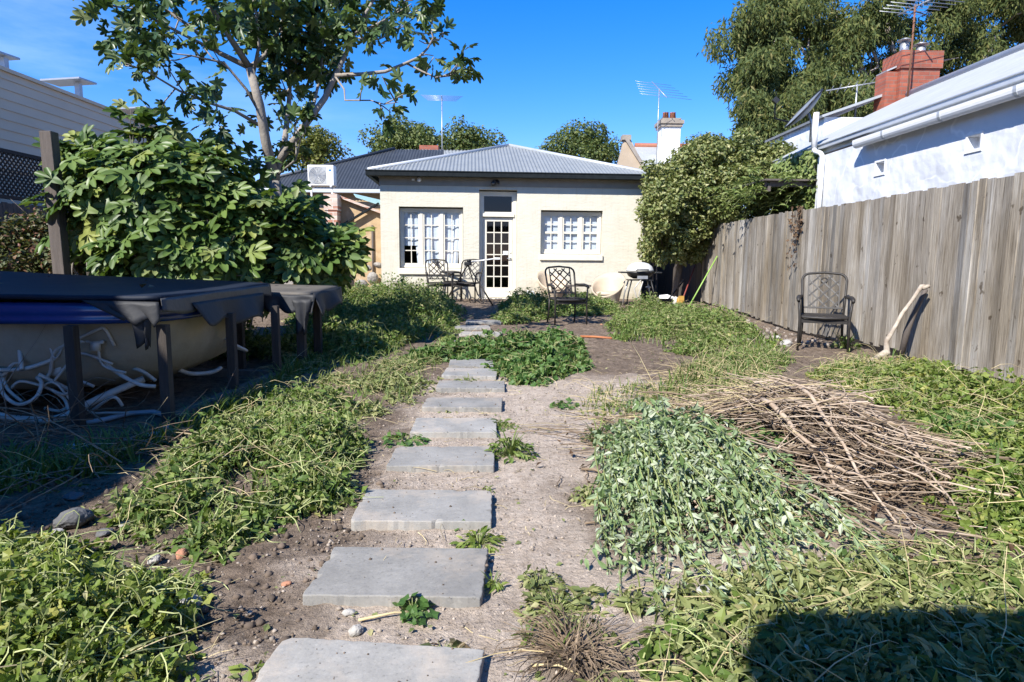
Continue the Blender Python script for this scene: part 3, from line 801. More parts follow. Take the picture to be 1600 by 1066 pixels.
    b.box((xa, 13.99, 3.0), (xb, 14.6, zt - .30)); b.box((xa - .03, 13.95, zt - .35), (xb + .03, 14.64, zt)); b.box((xc, 14.1, 3.0), (xa - .002, 14.5, zc))
    o = b.build('chimney', M['red_brick'], t)
    b = MB(); b.slab([(xc, 14.1, zc + .03), (xa - .03, 14.1, zc + .12), (xa - .03, 14.5, zc + .12), (xc, 14.5, zc + .03)], .03); b.build('cap', M['zinc_light'], o)
    for (xx, hh) in ((xa + .22, .26), (xb - .25, .18)):
        b = MB(); b.lathe([(.09, zt - .01), (.09, zt + hh), (.0, zt + hh)], (xx, 14.3, 0), 14); b.lathe([(.02, zt + .02 + hh), (.16, zt + .04 + hh), (.05, zt + .09 + hh), (0, zt + .09 + hh)], (xx, 14.3, 0), 14); b.build('flue', M['steel'], o)
    # vent pipe at the corner of the wall
    p = MB(); px = X - .07
    p.tube([(px, 11.35, 1.7), (px, 11.35, 2.92)], .04, 10); p.tube([(px, 11.35, 2.92), (px, 11.42, 2.98), (px, 11.62, 3.04), (px, 11.68, 3.1)], .04, 10); p.tube([(px, 11.68, 3.1), (px, 11.68, 3.72)], .05, 10)
    p.build('vent_pipe', M['white'], t)
    # skylight-like pale upstand further back on the roof
    q = MB(); q.box((6.95, 14.3, 2.5), (9.6, 17.2, 4.22)); q.build('rear_wall', M['white_render'], t)
    q = MB(); q.slab([(6.85, 14.2, 4.24), (8.3, 14.2, 4.75), (8.3, 17.3, 4.75), (6.85, 17.3, 4.24)], .05); q.build('rear_roof', M['pale_roof'], t)
    return t
M['pale_roof'] = mat('pale_grey_roofing', (.40, .415, .42), (.33, .345, .35), 2.5, .5, .05, metal=.1)
white_house()

def antenna(loc, label, mast=1.2, boom=1.2, n=6, el=.8, yaw=0., tilt=0., mat_=None, tip=False):
    t = thing('tv_antenna', label, 'antenna', loc, yaw)
    mb = MB(); mb.tube([(0, 0, 0), (0.0, 0, mast)], .02, 6); mb.build('mast', mat_ or M['steel'], t, True)
    mb = MB(); c, s = math.cos(tilt), math.sin(tilt)
    a = Vector((0, -boom / 2 * c, mast - .03 - boom / 2 * s)); b = Vector((0, boom / 2 * c, mast - .03 + boom / 2 * s)); mb.tube([a, b], .014, 6); mb.build('boom', M['steel'], t, True)
    for k in range(n):
        p = a.lerp(b, (k + .3) / n); l = el * (1 - .35 * k / n)
        e = MB(); e.tube([p + Vector((-l, 0, .0)), p + Vector((l, 0, 0))], .007, 5); e.build('element', M['steel'], t, True)
    return t
M['rust'] = mat('rusty_steel', (.20, .085, .045), (.13, .06, .035), 20, .8, .2)
antenna((8.28, 13.55, 4.4), 'broad television aerial on a rusty mast beside the red brick chimney', 1.85, .9, 6, .75, R(10), 0, M['rust'])
antenna((8.1, 15.2, 4.2), 'small many-rod aerial above the white house roof, next to the dish', .95, 1.3, 8, .5, R(70), R(-6))
def dish():
    p = atY(1288, 185, 11.9)
    t = thing('satellite_dish', 'dark rimmed satellite dish seen nearly edge-on above the white vent pipe', 'satellite dish', (5.58, 11.95, 3.3))
    c = Vector((5.50, 11.95, 3.78)); n = Vector((-.70, .10, .62)).normalized(); Mx = n.to_track_quat('Z', 'Y').to_matrix()
    mb = MB(); prof = [(.01, 0), (.16, .018), (.30, .055), (.41, .105), (.43, .105), (.31, .04), (.16, .004), (.01, -.014)]
    mb.lathe(prof, c, 28, Mx, cap=True); mb.build('reflector', M['dish'], t)
    mb = MB(); V = [c + Mx @ Vector((.42 * math.cos(a), .42 * math.sin(a), .105)) for a in [2 * math.pi * k / 28 for k in range(29)]]; mb.tube(V, .014, 6); mb.build('rim', M['black'], t)
    mb = MB(); mb.tube([c + Mx @ Vector((-.38, -.2, .1)), c + Mx @ Vector((-.30, -.35, .35)), c + Mx @ Vector((-.1, -.2, .55))], .016, 6); mb.obox(c + Mx @ Vector((-.08, -.18, .57)), (.09, .09, .10), Mx); mb.build('feed_arm', M['black'], t)
    mb = MB(); mb.tube([(5.58, 11.95, 3.26), (5.58, 11.95, 3.6), c - n * .02], .022, 8); mb.build('bracket', M['steel'], t)
M['dish'] = mat('grey_dish', (.20, .23, .27), (.16, .18, .21), 9, .5, .05)
dish()

# ------------------------------------------------------------------ weatherboard house on the other side
M['board'] = mat('cream_weatherboard', (.56, .485, .38), (.50, .43, .335), 3, .65, .15, stretch=(1, .3, 1))
def weatherboard_house():
    t = thing('weatherboard_house', 'beige weatherboard house with a plain sloping parapet wall and roof panels', 'house', (-11.5, 6, 0))
    X = -9.5; mb = MB(); z = 2.70; y0, y1 = -5, 19.6; TZ = 4.55
    while z < TZ - .02:
        h = min(.19, TZ - z)
        a = [(X + .024, y0, z), (X + .024, y1, z), (X + .004, y1, z + h), (X + .004, y0, z + h)]
        mb.quad(a[1], a[0], a[3], a[2]); mb.quad((X + .004, y0, z), (X + .024, y0, z), (X + .024, y1, z), (X + .004, y1, z)); z += h
    mb.quad((X, y1, 0), (X, y0, 0), (X, y0, 2.7), (X, y1, 2.7)); mb.quad((X + .02, y1, 0), (X - 6, y1, 0), (X - 6, y1, TZ), (X + .02, y1, TZ))
    mb.build('wall', M['board'], t)
    MB().box((X - .18, y0, TZ), (X + .06, y1 + .05, TZ + .07)).build('roof', M['board'], t)
    MB().box((X - 6, y0, TZ - .12), (X - .181, y1, TZ - .05)).build('roof_deck', M['zinc'], t)
    for (px, py, Y, w, yw) in ((-12, 88, 9.2, .7, .6), (108, 128, 11.0, .95, .7), (212, 173, 14.0, 1.1, .9)):
        c = atX(px, py, X - 1.3 if px > 50 else X - 1.0)
        mb = MB(); Mx = Matrix.Rotation(R(-4), 3, 'Y') @ Matrix.Rotation(R(3), 3, 'X'); mb.obox(c, (w, yw, .04), Mx)
        pn = mb.build('solar_panel', M['panel'], t)
        mb = MB(); mb.box((c.x + .16, c.y - .06, TZ - .1), (c.x + .28, c.y + .06, c.z - .03)); mb.build('leg', M['panel'], pn)
M['panel'] = mat('panel_grey', (.34, .37, .41), (.28, .30, .34), 5, .35, 0, metal=.3)
weatherboard_house()

def lattice_fence():
    t = thing('lattice_fence', 'dark paling fence topped with a lattice screen below the weatherboards', 'fence', (-8.0, 8, 0))
    X = -8.0; mb = MB(); y = 4.0
    while y < 19:
        w = random.uniform(.095, .11); mb.box((X - .01 + random.uniform(-.004, .004), y, .03), (X + .01, y + w, 1.93 + random.uniform(-.015, .015))); y += w + .006
    mb.build('paling_panel', M['wood_dark'], t)
    la = MB(); y0, y1, z0, z1 = 6.0, 12.2, 2.05, 2.72; s = .095; h = z1 - z0
    k = y0 - h
    while k < y1:
        for (a, dy, xo) in ((k, 1, 0), (k, -1, .012)):
            p0 = (a, z0) if dy > 0 else (a + h, z0); p1 = (a + h, z1) if dy > 0 else (a, z1)
            def clip(p, q):
                pts = []
                for (u, v) in ((p, q), (q, p)):
                    yy, zz = u
                    for lim in (y0, y1):
                        if (lim == y0 and yy < y0) or (lim == y1 and yy > y1):
                            f = (lim - yy) / (v[0] - yy); zz = zz + f * (v[1] - zz); yy = lim
                    pts.append((yy, zz))
                return pts
            if max(p0[0], p1[0]) <= y0 + .02 or min(p0[0], p1[0]) >= y1 - .02: continue
            q = clip(p0, p1); la.bar((X + xo, q[0][0], q[0][1]), (X + xo, q[1][0], q[1][1]), .03, .008, (1, 0, 0))
        k += s
    la.build('lattice_panel', M['black_wood'], t)
    fr = MB(); fr.box((X - .03, y0, z1), (X + .03, y1, z1 + .06)); fr.box((X - .03, y0, z0 - .06), (X + .03, y1, z0)); fr.box((X - .03, y1, z0 - .06), (X + .03, y1 + .07, z1 + .06)); fr.build('lattice_frame', M['black_wood'], t)
    for k in range(5): MB().box((X - .11, 4.5 + k * 2.4, 0), (X - .02, 4.6 + k * 2.4, 1.85)).build('post', M['wood_dark'], t)
M['black_wood'] = mat('black_stained_timber', (.022, .02, .02), (.032, .03, .028), 9, .8, .3)
lattice_fence()

# unseen block and roof added outside the picture, shaped for the shade they cast
def shade_makers():
    t = thing('tall_neighbour_house', 'unseen tall brick block added to put the old spa in shade', 'house', (-7.0, 0, 0))
    MB().box((-9.5, -6.5, -.2), (-5.2, 2.7, 4.85)).build('wall', M['red_brick'], t)
    r = MB(); r.slab([(-9.6, -6.6, 4.9), (-5.12, -6.6, 4.9), (-5.12, 2.78, 4.9), (-9.6, 2.78, 4.9)][::1], .05); r.build('roof', M['zinc'], t)
    v = thing('verandah', 'unseen roof on posts added to cast the rounded corner shadow', 'verandah', (2.5, -2.5, 0))
    h = 2.75; x0 = .73 - .67 * h; y1 = 1.86 - .9 * h
    pts = []
    for k in range(7):
        a = math.pi - (math.pi / 2) * k / 6; pts.append((x0 + .22 + .22 * math.cos(a), y1 - .22 + .22 * math.sin(a), h))
    pts = [(x0, -5.5, h)] + pts + [(8, y1 + .12, h), (8, -5.5, h)]
    MB().slab(pts[::-1], .10).build('roof', M['zinc'], v)
    for (xx, yy) in ((.6, y1 - .7), (4.2, y1 - .7), (7.6, y1 - .7)):
        MB().box((xx - .05, yy - .05, -.05), (xx + .05, yy + .05, h - .1)).build('post', M['wood_grey'], v)
shade_makers()
# ------------------------------------------------------------------ buildings behind the yard
M['tan_render'] = mat('tan_stained_render', (.50, .37, .22), (.40, .28, .16), 2.2, .85, .4, 16, .02, c3=(.55, .44, .30))
M['stone'] = mat('grey_rubble_stone', (.34, .32, .29), (.20, .18, .16), 5, .9, .8, 9, .05)
M['teal'] = mat('teal_sheet', (.30, .50, .52), (.40, .58, .60), 5, .5, .1)
def dark_roof_house():
    t = thing('dark_roofed_house', 'long house with dark corrugated iron roof behind the outbuilding', 'house', (-4.5, 24, 0))
    Y0 = 21.0; ez = 3.28
    a = atY(470, 305, Y0); x0 = -8.5; x1 = -2.2
    w = MB(); w.box((x0 + .3, Y0 + .3, 0), (x1, Y0 + 6.5, ez - .02)); w.build('wall', M['tan_render'], t)
    rl, rr, ry, rz = -4.0, -1.5, 24.2, 5.05
    def lo(u): return (x0 + (x1 - x0) * u, Y0, ez)
    def hi(u):
        x = x0 + (x1 - x0) * u; k = min(1.0, max(0.0, (x - x0) / (rl - x0))); return (x, Y0 + (ry - Y0) * k, ez + (rz - ez) * k)
    V, F = corrugated(60, lo, hi, .1, .014); r = MB().add(V, F, True)
    r.quad((x0, Y0 + 6.4, ez), (x0, Y0, ez), (rl, ry, rz), (rl, ry, rz)); r.quad((x1, Y0 + 6.4, ez), (x0, Y0 + 6.4, ez), (rl, ry, rz), (x1, ry, rz))
    rf = r.build('roof', M['dark_roof'], t)
    c = MB(); c.tube([(x0, Y0, ez + .02), (rl, ry, rz + .03)], .06, 8); c.build('ridge_cap', M['dark_roof'], rf)
    g = MB(); g.box((x0 - .05, Y0 - .12, ez - .13), (x1, Y0 - .01, ez - .01)); g.build('gutter', M['pale_trim'], t, bevel=.02)
    # lighter roof wing joining it
    def lo2(u): return (x1 + 3.3 * u - .4, Y0 + 1.0, 3.7)
    def hi2(u): return (-4.0 + 5.2 * u + .2, ry + .05, rz + .01)
    V, F = corrugated(40, lo2, hi2, .1, .012); m2 = MB().add(V, F, True); m2.quad((1.2, ry, rz), (-4, ry, rz), (-4, ry + 3, 3.4), (1.2, ry + 3, 3.4))
    m2.build('wing_roof', M['zinc'], t)
    b = MB(); b.box((-3.35, 26.2, 3.2), (-2.6, 26.8, 5.55)); b.build('chimney', M['red_brick'], t)
    return t
M['pale_trim'] = mat('pale_blue_grey_trim', (.52, .56, .60), (.45, .49, .53), 9, .5, .05)
dark_roof_house()
antenna((-2.42, 25.9, 4.2), 'distant thin aerial over the pale roof wing behind the cottage', 3.1, .9, 6, .8, R(5))

def outbuilding():
    t = thing('outbuilding', 'tan rendered lean-to outbuilding against the cottage with a raked top', 'shed', (-4, 16.6, 0))
    Y = 16.6
    A = atY(522, 306, Y); B = atY(604, 340, Y); x0, zl, x1, zr = A.x, A.z, -2.85, B.z
    w = MB(); V = [(x0, Y, -.2), (x1, Y, -.2), (x1, Y, zr), (x0, Y, zl)]
    w.add(V + [(p[0], Y + .25, p[2]) for p in V], [(0, 1, 2, 3), (7, 6, 5, 4), (0, 3, 7, 4), (3, 2, 6, 7), (2, 1, 5, 6)])
    w.build('wall', M['tan_render'], t)
    c = MB(); c.bar((x0, Y - .005, zl + .03), (x1, Y - .005, zr + .03), .32, .06); c.build('coping', M['old_brick'], t)
    f = MB(); a = atY(592, 318, Y - .12); b = atY(528, 356, Y - .12); f.bar(a, b, .05, .10, (0, 1, 0)); f.build('flashing', M['gutter'], t)
    s = MB(); a = atY(560, 308, Y + .1); b = atY(592, 317, Y - .2); s.slab([(a.x, Y - .16, a.z - .02), (b.x, Y - .16, b.z - .04), (b.x + .06, Y + .9, b.z + .12), (a.x - .3, Y + .9, a.z + .16)], .015); s.build('roof', M['teal'], t)
    p = MB(); a = atY(576, 345, Y); p.tube([(a.x + .1, Y - .04, .1), (a.x + .1, Y - .04, zr - .2)], .03, 6); p.build('pipe', M['wood_dark'], t)
    # pier with whitewashed bricks and the old stone wall beside it
    q = thing('brick_pier', 'crumbling whitewashed and red brick pier ending the grey stone wall', 'pier', (-4.6, 16.2, 0))
    a = atY(507, 308, 16.2); b = atY(526, 308, 16.2)
    MB().box((a.x, 16.2, -.1), (b.x, 16.55, a.z + .06)).build('pier_body', M['old_brick'], q)
    MB().box((a.x - .02, 16.18, a.z - .32), (b.x + .02, 16.57, a.z + .08)).build('pier_cap', M['old_brick'], q)
    z = MB(); z.box((-8.0, 16.4, -.1), (a.x - .01, 16.75, a.z - .42)); o = z.build('stone_wall', M['stone']); tag(o, 'low grey rubble stone wall behind the fig leaves', 'wall')
outbuilding()

def air_conditioner():
    a = atY(481, 290, 17.2); b = atY(521, 258, 17.2); x0, x1, z0, z1 = a.x, b.x, a.z, b.z; Y = 17.2
    t = thing('air_conditioner', 'white outdoor air conditioning unit on a tall bracket above the stone wall', 'air conditioner', ((x0 + x1) / 2, Y, 0))
    M_ = MB(); M_.box((x0, Y, z0), (x1, Y + .30, z1)); M_.build('casing', M['white'], t, bevel=.02)
    cx, cz = x0 + (x1 - x0) * .38, (z0 + z1) / 2; g = MB()
    for k in range(7):
        r = .02 + k * .032; g.tube([(cx + r * math.cos(q), Y - .012, cz + r * math.sin(q)) for q in [2 * math.pi * j / 24 for j in range(25)]], .005, 4, False)
    for k in range(6):
        q = math.pi * k / 6; g.bar((cx - .22 * math.cos(q), Y - .008, cz - .22 * math.sin(q)), (cx + .22 * math.cos(q), Y - .008, cz + .22 * math.sin(q)), .006, .004, (0, 1, 0))
    g.build('fan_grille', M['steel'], t)
    MB().box((cx - .23, Y - .006, cz - .22), (cx + .23, Y - .002, cz + .22)).build('fan_recess', M['ac_grey'], t)
    MB().box((x1 - .13, Y - .004, z1 - .16), (x1 - .06, Y - .001, z1 - .11)).build('badge', M['badge_blue'], t)
    for xx in (x0 + .06, x1 - .08):
        l = MB(); l.bar((xx, Y + .1, z0), (xx, Y + .1, -.1), .04, .04); l.bar((xx, Y - .03, z0 - .02), (xx, Y + .3, z0 - .02), .04, .035); l.build('leg', M['white'], t)
M['ac_grey'] = mat('ac_grey', (.42, .43, .43), (.36, .37, .37), 40, .6, 0)
M['badge_blue'] = mat('badge_blue', (.06, .2, .5), (.06, .2, .5), 5, .5, 0)
air_conditioner()

def gable_house():
    t = thing('gabled_house', 'old house with a raked parapet gable and white chimney beyond the hedge', 'house', (6.5, 28, 0))
    Y = 26.0; a = atY(981, 217, Y); r = atY(1022, 290, Y); l = (atY(958, 285, Y).x, r.z)
    w = MB(); V = [(l[0], Y, -.2), (r.x, Y, -.2), (r.x, Y, r.z), (a.x + .1, Y, a.z), (a.x - .12, Y, a.z), (l[0], Y, r.z)]
    n = len(V); w.add(V + [(p[0], Y + .35, p[2]) for p in V], [tuple(range(n)), tuple(range(2 * n - 1, n - 1, -1))] + [(k, k + n, (k + 1) % n + n, (k + 1) % n) for k in range(n)])
    w.build('gable_wall', M['gable'], t)
    c = MB()
    c.bar((a.x - .1, Y + .15, a.z + .03), (r.x + .15, Y + .15, r.z - .15), .5, .13); c.box((a.x - .22, Y - .08, a.z - .05), (a.x + .12, Y + .4, a.z + .14))
    c.build('coping', M['coping'], t)
    rr = MB(); rz = atY(1012, 229, Y + 4.2).z; rx = atY(992, 229, Y + 4.2).x; rr.quad((a.x + .1, Y + .36, rz - 1.9), (a.x + 4.5, Y + .36, rz - 1.9), (a.x + 4.5, Y + 4.2, rz), (rx, Y + 4.2, rz)); rf = rr.build('roof', M['pale_roof'], t)
    q = MB(); q.tube([(rx, Y + 4.2, rz + .03), (a.x + 4.5, Y + 4.2, rz + .03)], .12, 8); q.build('ridge_tiles', M['terracotta'], rf)
    b0 = atY(1033, 232, Y + 2.2); b1 = atY(1064, 187, Y + 2.2); ch = MB(); y0 = Y + 2.2
    ch.box((b0.x, y0, 2.5), (b1.x, y0 + .8, b1.z - .22)); o = ch.build('chimney', M['white'], t)
    k = MB(); k.box((b0.x - .07, y0 - .07, b1.z - .30), (b1.x + .07, y0 + .87, b1.z - .18)); k.box((b0.x - .12, y0 - .12, b1.z - .18), (b1.x + .12, y0 + .92, b1.z - .04)); k.box((b0.x - .02, y0 - .02, b1.z - .04), (b1.x + .02, y0 + .82, b1.z + .06)); k.build('chimney_cap', M['coping'], o)
    for xx in (.3, .68):
        p = MB(); X = b0.x + (b1.x - b0.x) * xx; p.lathe([(.15, b1.z + .05), (.12, b1.z + .34), (.14, b1.z + .36), (.10, b1.z + .36), (.0, b1.z + .3)], (X, y0 + .4, 0), 12); p.build('chimney_pot', M['terracotta'], o)
    return atY(1024, 225, Y + 1.9)
M['gable'] = mat('weathered_stucco', (.46, .37, .27), (.38, .30, .21), 1.5, .85, .4)
M['coping'] = mat('mossy_coping', (.24, .21, .18), (.34, .30, .25), 5, .9, .4)
pa = gable_house()
antenna((pa.x + .08, pa.y, pa.z - .9), 'wide television aerial on a leaning mast beside the white chimney', 3.15, 1.5, 6, 1.25, R(20), R(38))

def pergola():
    t = thing('pergola', 'small weathered timber pergola under the trailing hedge behind the fence', 'pergola', (5.0, 12.8, 0))
    a = atX(1113, 314, 4.78)
    MB().box((4.73, a.y - .05, 0), (4.83, a.y + .05, a.z)).build('post', M['post_grey'], t)
    MB().bar((4.78, a.y - .05, a.z - .04), (4.78, 11.7, a.z - .04), .05, .14).build('beam', M['wood_dark'], t)
    MB().bar((4.70, a.y, a.z + .035), (5.9, a.y, a.z + .035), .05, .1).build('beam', M['wood_dark'], t)
    MB().bar((4.70, 11.75, a.z + .035), (5.88, 11.75, a.z + .035), .05, .12).build('beam', M['wood_dark'], t)
    s = MB(); s.slab([(4.66, 11.62, a.z + .10), (5.88, 11.62, a.z + .10), (5.88, a.y + .1, a.z + .12), (4.66, a.y + .1, a.z + .12)], .03); s.build('roof', M['wood_dark'], t)
M['post_grey'] = mat('pale_old_post', (.50, .48, .46), (.36, .34, .32), 8, .85, .4)
pergola()

def back_gate():
    t = thing('back_fence', 'dark paling fence closing off the shaded passage beside the cottage', 'fence', (4.2, 19.5, 0))
    mb = MB(); x = 3.4
    while x < 6.4:
        mb.box((x, 19.5 + random.uniform(-.01, .01), 0), (x + .1, 19.52, 2.0 + random.uniform(-.02, .02))); x += .106
    mb.build('paling_panel', M['wood_dark'], t)
    MB().box((3.4, 19.54, .4), (6.4, 19.58, .5)).build('rail', M['wood_dark'], t)
    # a side fence carries on behind the end of the long fence
    u = thing('passage_fence', 'dark continuing fence along the shaded passage under the hedge', 'fence', (4.75, 17, 0))
    mb = MB(); y = 14.75
    while y < 19.4:
        mb.box((4.70 + random.uniform(-.006, .006), y, .05), (4.72, y + .1, 1.85 + random.uniform(-.03, .03))); y += .107
    mb.build('paling_panel', M['wood_dark'], u)
back_gate()

# ------------------------------------------------------------------ trees
GREEN = dict(
    figtree=leafmat('fig_crown_leaf', [(0, (.030, .060, .020)), (.5, (.052, .092, .028)), (.9, (.085, .135, .040)), (1, (.18, .20, .07))], .2, .4, .45),
    fig=leafmat('fig_leaf', [(0, (.050, .092, .025)), (.4, (.085, .145, .036)), (.8, (.14, .205, .052)), (1, (.25, .28, .075))], .24, .42, .32),
    figpale=leafmat('fig_leaf_underside', [(0, (.11, .17, .06)), (.6, (.15, .21, .08)), (1, (.24, .27, .11))], .3, .5, .35),
    gum=leafmat('gum_leaf', [(0, (.055, .080, .028)), (.5, (.095, .125, .042)), (.9, (.155, .170, .052)), (1, (.20, .18, .07))], .25, .6, .15),
    far=leafmat('plane_tree_leaf', [(0, (.055, .085, .026)), (.5, (.105, .145, .042)), (1, (.18, .20, .065))], .28, .5, .3),
    yellow=leafmat('golden_leaf', [(0, (.085, .11, .022)), (.5, (.13, .15, .03)), (1, (.20, .19, .05))], .28, .5, .3),
    hedge=leafmat('hedge_leaf', [(0, (.090, .120, .034)), (.45, (.165, .195, .060)), (.8, (.26, .27, .10)), (1, (.36, .35, .16))], .25, .45, .4),
    ivy=leafmat('ivy_leaf', [(0, (.09, .135, .035)), (.5, (.16, .21, .06)), (1, (.27, .31, .11))], .28, .45, .3),
    red=leafmat('reddish_leaf', [(0, (.055, .075, .028)), (.55, (.10, .12, .045)), (.85, (.17, .13, .07)), (1, (.22, .10, .07))], .25, .45, .4),
    weed=leafmat('weed_leaf', [(0, (.070, .120, .026)), (.4, (.110, .175, .038)), (.75, (.160, .225, .055)), (.95, (.23, .28, .08)), (1, (.36, .34, .12))], .30, .5, .3),
    mallow=leafmat('mallow_leaf', [(0, (.055, .120, .030)), (.5, (.085, .165, .042)), (1, (.135, .22, .065))], .30, .5, .3),
    lime=leafmat('lime_leaf', [(0, (.105, .165, .030)), (.5, (.165, .225, .045)), (.85, (.23, .28, .07)), (1, (.38, .36, .10))], .34, .5, .3),
    silver=leafmat('silver_green_leaf', [(0, (.11, .18, .06)), (.35, (.20, .28, .13)), (.75, (.34, .40, .26)), (1, (.46, .50, .38))], .18, .6, .3, (1.05, 1.1, .85)),
    cut=leafmat('wilted_leaf', [(0, (.11, .14, .048)), (.4, (.18, .21, .072)), (.75, (.26, .28, .115)), (1, (.37, .34, .18))], .24, .55, .3),
    grass=leafmat('grass_blade', [(0, (.065, .115, .022)), (.5, (.105, .165, .034)), (1, (.20, .23, .07))], .30, .5, .3),
)

def crown_pts(clumps, per, flat=.8, shell=.45):
    """leaf positions + outward directions inside a list of (centre, radius) clumps; a clump is fuller at its outside"""
    P, O = [], []
    for (c, r) in clumps:
        n = max(4, int(per * r * r)); d = nrm(rvec(n)); q = shell + (1 - shell) * rng.random(n) ** .5
        q = np.where(rng.random(n) < .12, q * 1.18, q); off = d * (r * q)[:, None]; off[:, 2] *= flat
        P.append(np.array(c) + off); O.append(d)
    return np.concatenate(P), np.concatenate(O)

def ellipsoid_clumps(c, rad, n, r0, r1, shell=.5, low=-.7):
    out = []
    while len(out) < n:
        d = nrm(rvec(1))[0]
        if d[2] < low: continue
        q = shell + (1 - shell) * rng.random(); out.append((np.array(c) + d * np.array(rad) * q, r0 + (r1 - r0) * rng.random()))
    return out

def limb_tree(mb, base, fork, tips, r, sub=2):
    mb.tube([base, (np.array(base) + np.array(fork)) / 2 + rng.normal(size=3) * .05 * r * 6, fork], [r, r * .85, r * .72], 10)
    for tp in tips:
        a = np.array(fork); b = np.array(tp); m = (a + b) / 2 + rng.normal(size=3) * np.linalg.norm(b - a) * .08
        mb.tube([a, m, b], [r * .5, r * .33, r * .1], 7)
        for s in range(sub):
            f = .4 + .5 * rng.random(); p = m * (1 - f) + b * f; e = p + rng.normal(size=3) * np.linalg.norm(b - a) * .22; mb.tube([p, (p + e) / 2 + rng.normal(size=3) * .05, e], [r * .2, r * .12, r * .04], 5)

def far_tree(name, label, c, rad, nclump, r0, r1, per, leaf, m, trunk_z, T=T_OVATE, group=None, low=-.6):
    c = np.array(c, float); t = thing(name, label, 'tree', (float(c[0]), float(c[1]), 0), 0, group)
    cl = ellipsoid_clumps(c, rad, nclump, r0, r1, .45, low)
    P, O = crown_pts(cl, per); n = len(P)
    V, F = place(T, P, O * .6 + UP * .5 + rvec(n, .5), rvec(n) + np.array([0, 0, -.5]), leaf * rng.uniform(.6, 1.25, n))
    mesh_np('crown', V, [F], m, t)
    mb = MB(); fork = (c[0], c[1], c[2] - rad[2] * .55); limb_tree(mb, (c[0], c[1], -.2), fork, [k[0] for k in cl[::max(1, nclump // 9)]], .05 * rad[2] + .12)
    mb.build('trunk', M['bark_dark'], t)
    return t

def px_tree(name, label, x0, x1, ytop, ybot, Y, nclump, r0, r1, per, leaf, m, depth=None, **kw):
    a = atY(x0, (ytop + ybot) / 2, Y); b = atY(x1, (ytop + ybot) / 2, Y); tp = atY((x0 + x1) / 2, ytop, Y); bt = atY((x0 + x1) / 2, ybot, Y)
    rx = (b.x - a.x) / 2; rz = (tp.z - bt.z) / 2
    return far_tree(name, label, ((a.x + b.x) / 2, Y, (tp.z + bt.z) / 2), (max(.3, rx - r1 * .6), depth or rx * .8, max(.3, rz - r1 * .5)), nclump, r0, r1, per, leaf, m, 0, **kw)

px_tree('broadleaf_tree', 'rounded dark green tree rising behind the dark roof wing', 556, 712, 172, 300, 40, 69, .5, 1.0, 300, .20, GREEN['far'], group='trees behind the houses')
px_tree('broadleaf_tree', 'yellower rounded tree directly behind the cottage roof slope', 655, 796, 178, 300, 42, 60, .5, .95, 300, .20, GREEN['far'], group='trees behind the houses')
px_tree('broadleaf_tree', 'dark spiky-topped tree showing between cottage roof and gabled house', 828, 978, 188, 310, 42, 69, .45, .95, 300, .20, GREEN['far'], group='trees behind the houses')
px_tree('broadleaf_tree', 'golden green tree seen through the fig above the air conditioner', 440, 548, 186, 300, 34, 45, .4, .8, 300, .18, GREEN['yellow'], group='trees behind the houses')
px_tree('broadleaf_tree', 'small dark tree peeping up between white chimney and eucalypt', 1058, 1125, 196, 300, 40, 30, .4, .8, 300, .2, GREEN['far'], group='trees behind the houses')

def eucalypt():
    Y = 27.0; t0 = atY(1420, 300, Y)
    t = thing('eucalyptus_tree', 'huge grey-green eucalyptus towering over the white house and brick chimney', 'tree', (t0.x, Y, 0))
    cl = []
    lob = [(1188, 55, 55, 26), (1168, 120, 42, 25.5), (1175, 178, 36, 25), (1215, 40, 70, 27), (1235, 120, 60, 26), (1230, 190, 42, 25), (1290, 20, 70, 28), (1300, 100, 60, 27), (1330, 170, 50, 26), (1290, 150, 45, 26), (1370, 30, 75, 27), (1400, 115, 55, 28), (1450, 20, 70, 28), (1480, 110, 55, 29), (1520, 40, 70, 29), (1530, 120, 45, 29), (1575, 20, 60, 30), (1610, 70, 40, 30), (1222, -30, 66, 28), (1300, -50, 80, 28), (1420, -60, 80, 28), (1540, -50, 80, 29), (1650, -10, 70, 30), (1480, 165, 40, 30), (1190, 215, 25, 25), (1380, 200, 40, 27)]
    for (px, py, pr, yy) in lob:
        c = atY(px, py, yy); r = pr / 1000 * yy
        for k in range(10):
            d = nrm(rvec(1))[0]; q = .35 + .65 * rng.random()
            cl.append((np.array(c) + d * r * q * np.array([1, 1.3, .9]), .48 + .42 * rng.random()))
    P, O = crown_pts(cl, 1250, .9, .15); n = len(P)
    A = rvec(n, .55) + np.array([0, 0, -1.0]) + O * .35
    V, F = place(T_NARROW, P, nrm(rvec(n) * np.array([1, 1, .45]) + O * .4), A, rng.uniform(.15, .30, n))
    mesh_np('crown', V, [F], GREEN['gum'], t)
    mb = MB(); base = np.array([t0.x, Y + .5, -.2]); fork = np.array([t0.x - .2, Y + .3, 4.2])
    limb_tree(mb, base, fork, [], .5)
    for (px, py, yy) in ((1370, 95, 27), (1240, 60, 27), (1180, 130, 26), (1470, 40, 28), (1560, 40, 29), (1300, 10, 28), (1250, 170, 25.5), (1400, -40, 28), (1520, 120, 29), (1345, 165, 26.5)):
        b = np.array(atY(px, py, yy)); m1 = fork * .6 + b * .4 + rng.normal(size=3) * .4; m2 = fork * .25 + b * .75 + rng.normal(size=3) * .35
        mb.tube([fork, m1, m2, b], [.26, .17, .10, .03], 7)
        for k in range(5):
            f = rng.random(); p = m1 * (1 - f) + b * f; e = p + nrm(rvec(1))[0] * rng.uniform(.6, 1.6) + np.array([0, 0, .3]); mb.tube([p, (p + e) / 2 + rng.normal(size=3) * .1, e], [.06, .04, .012], 5)
    mb.build('trunk', M['gum_bark'], t)
eucalypt()

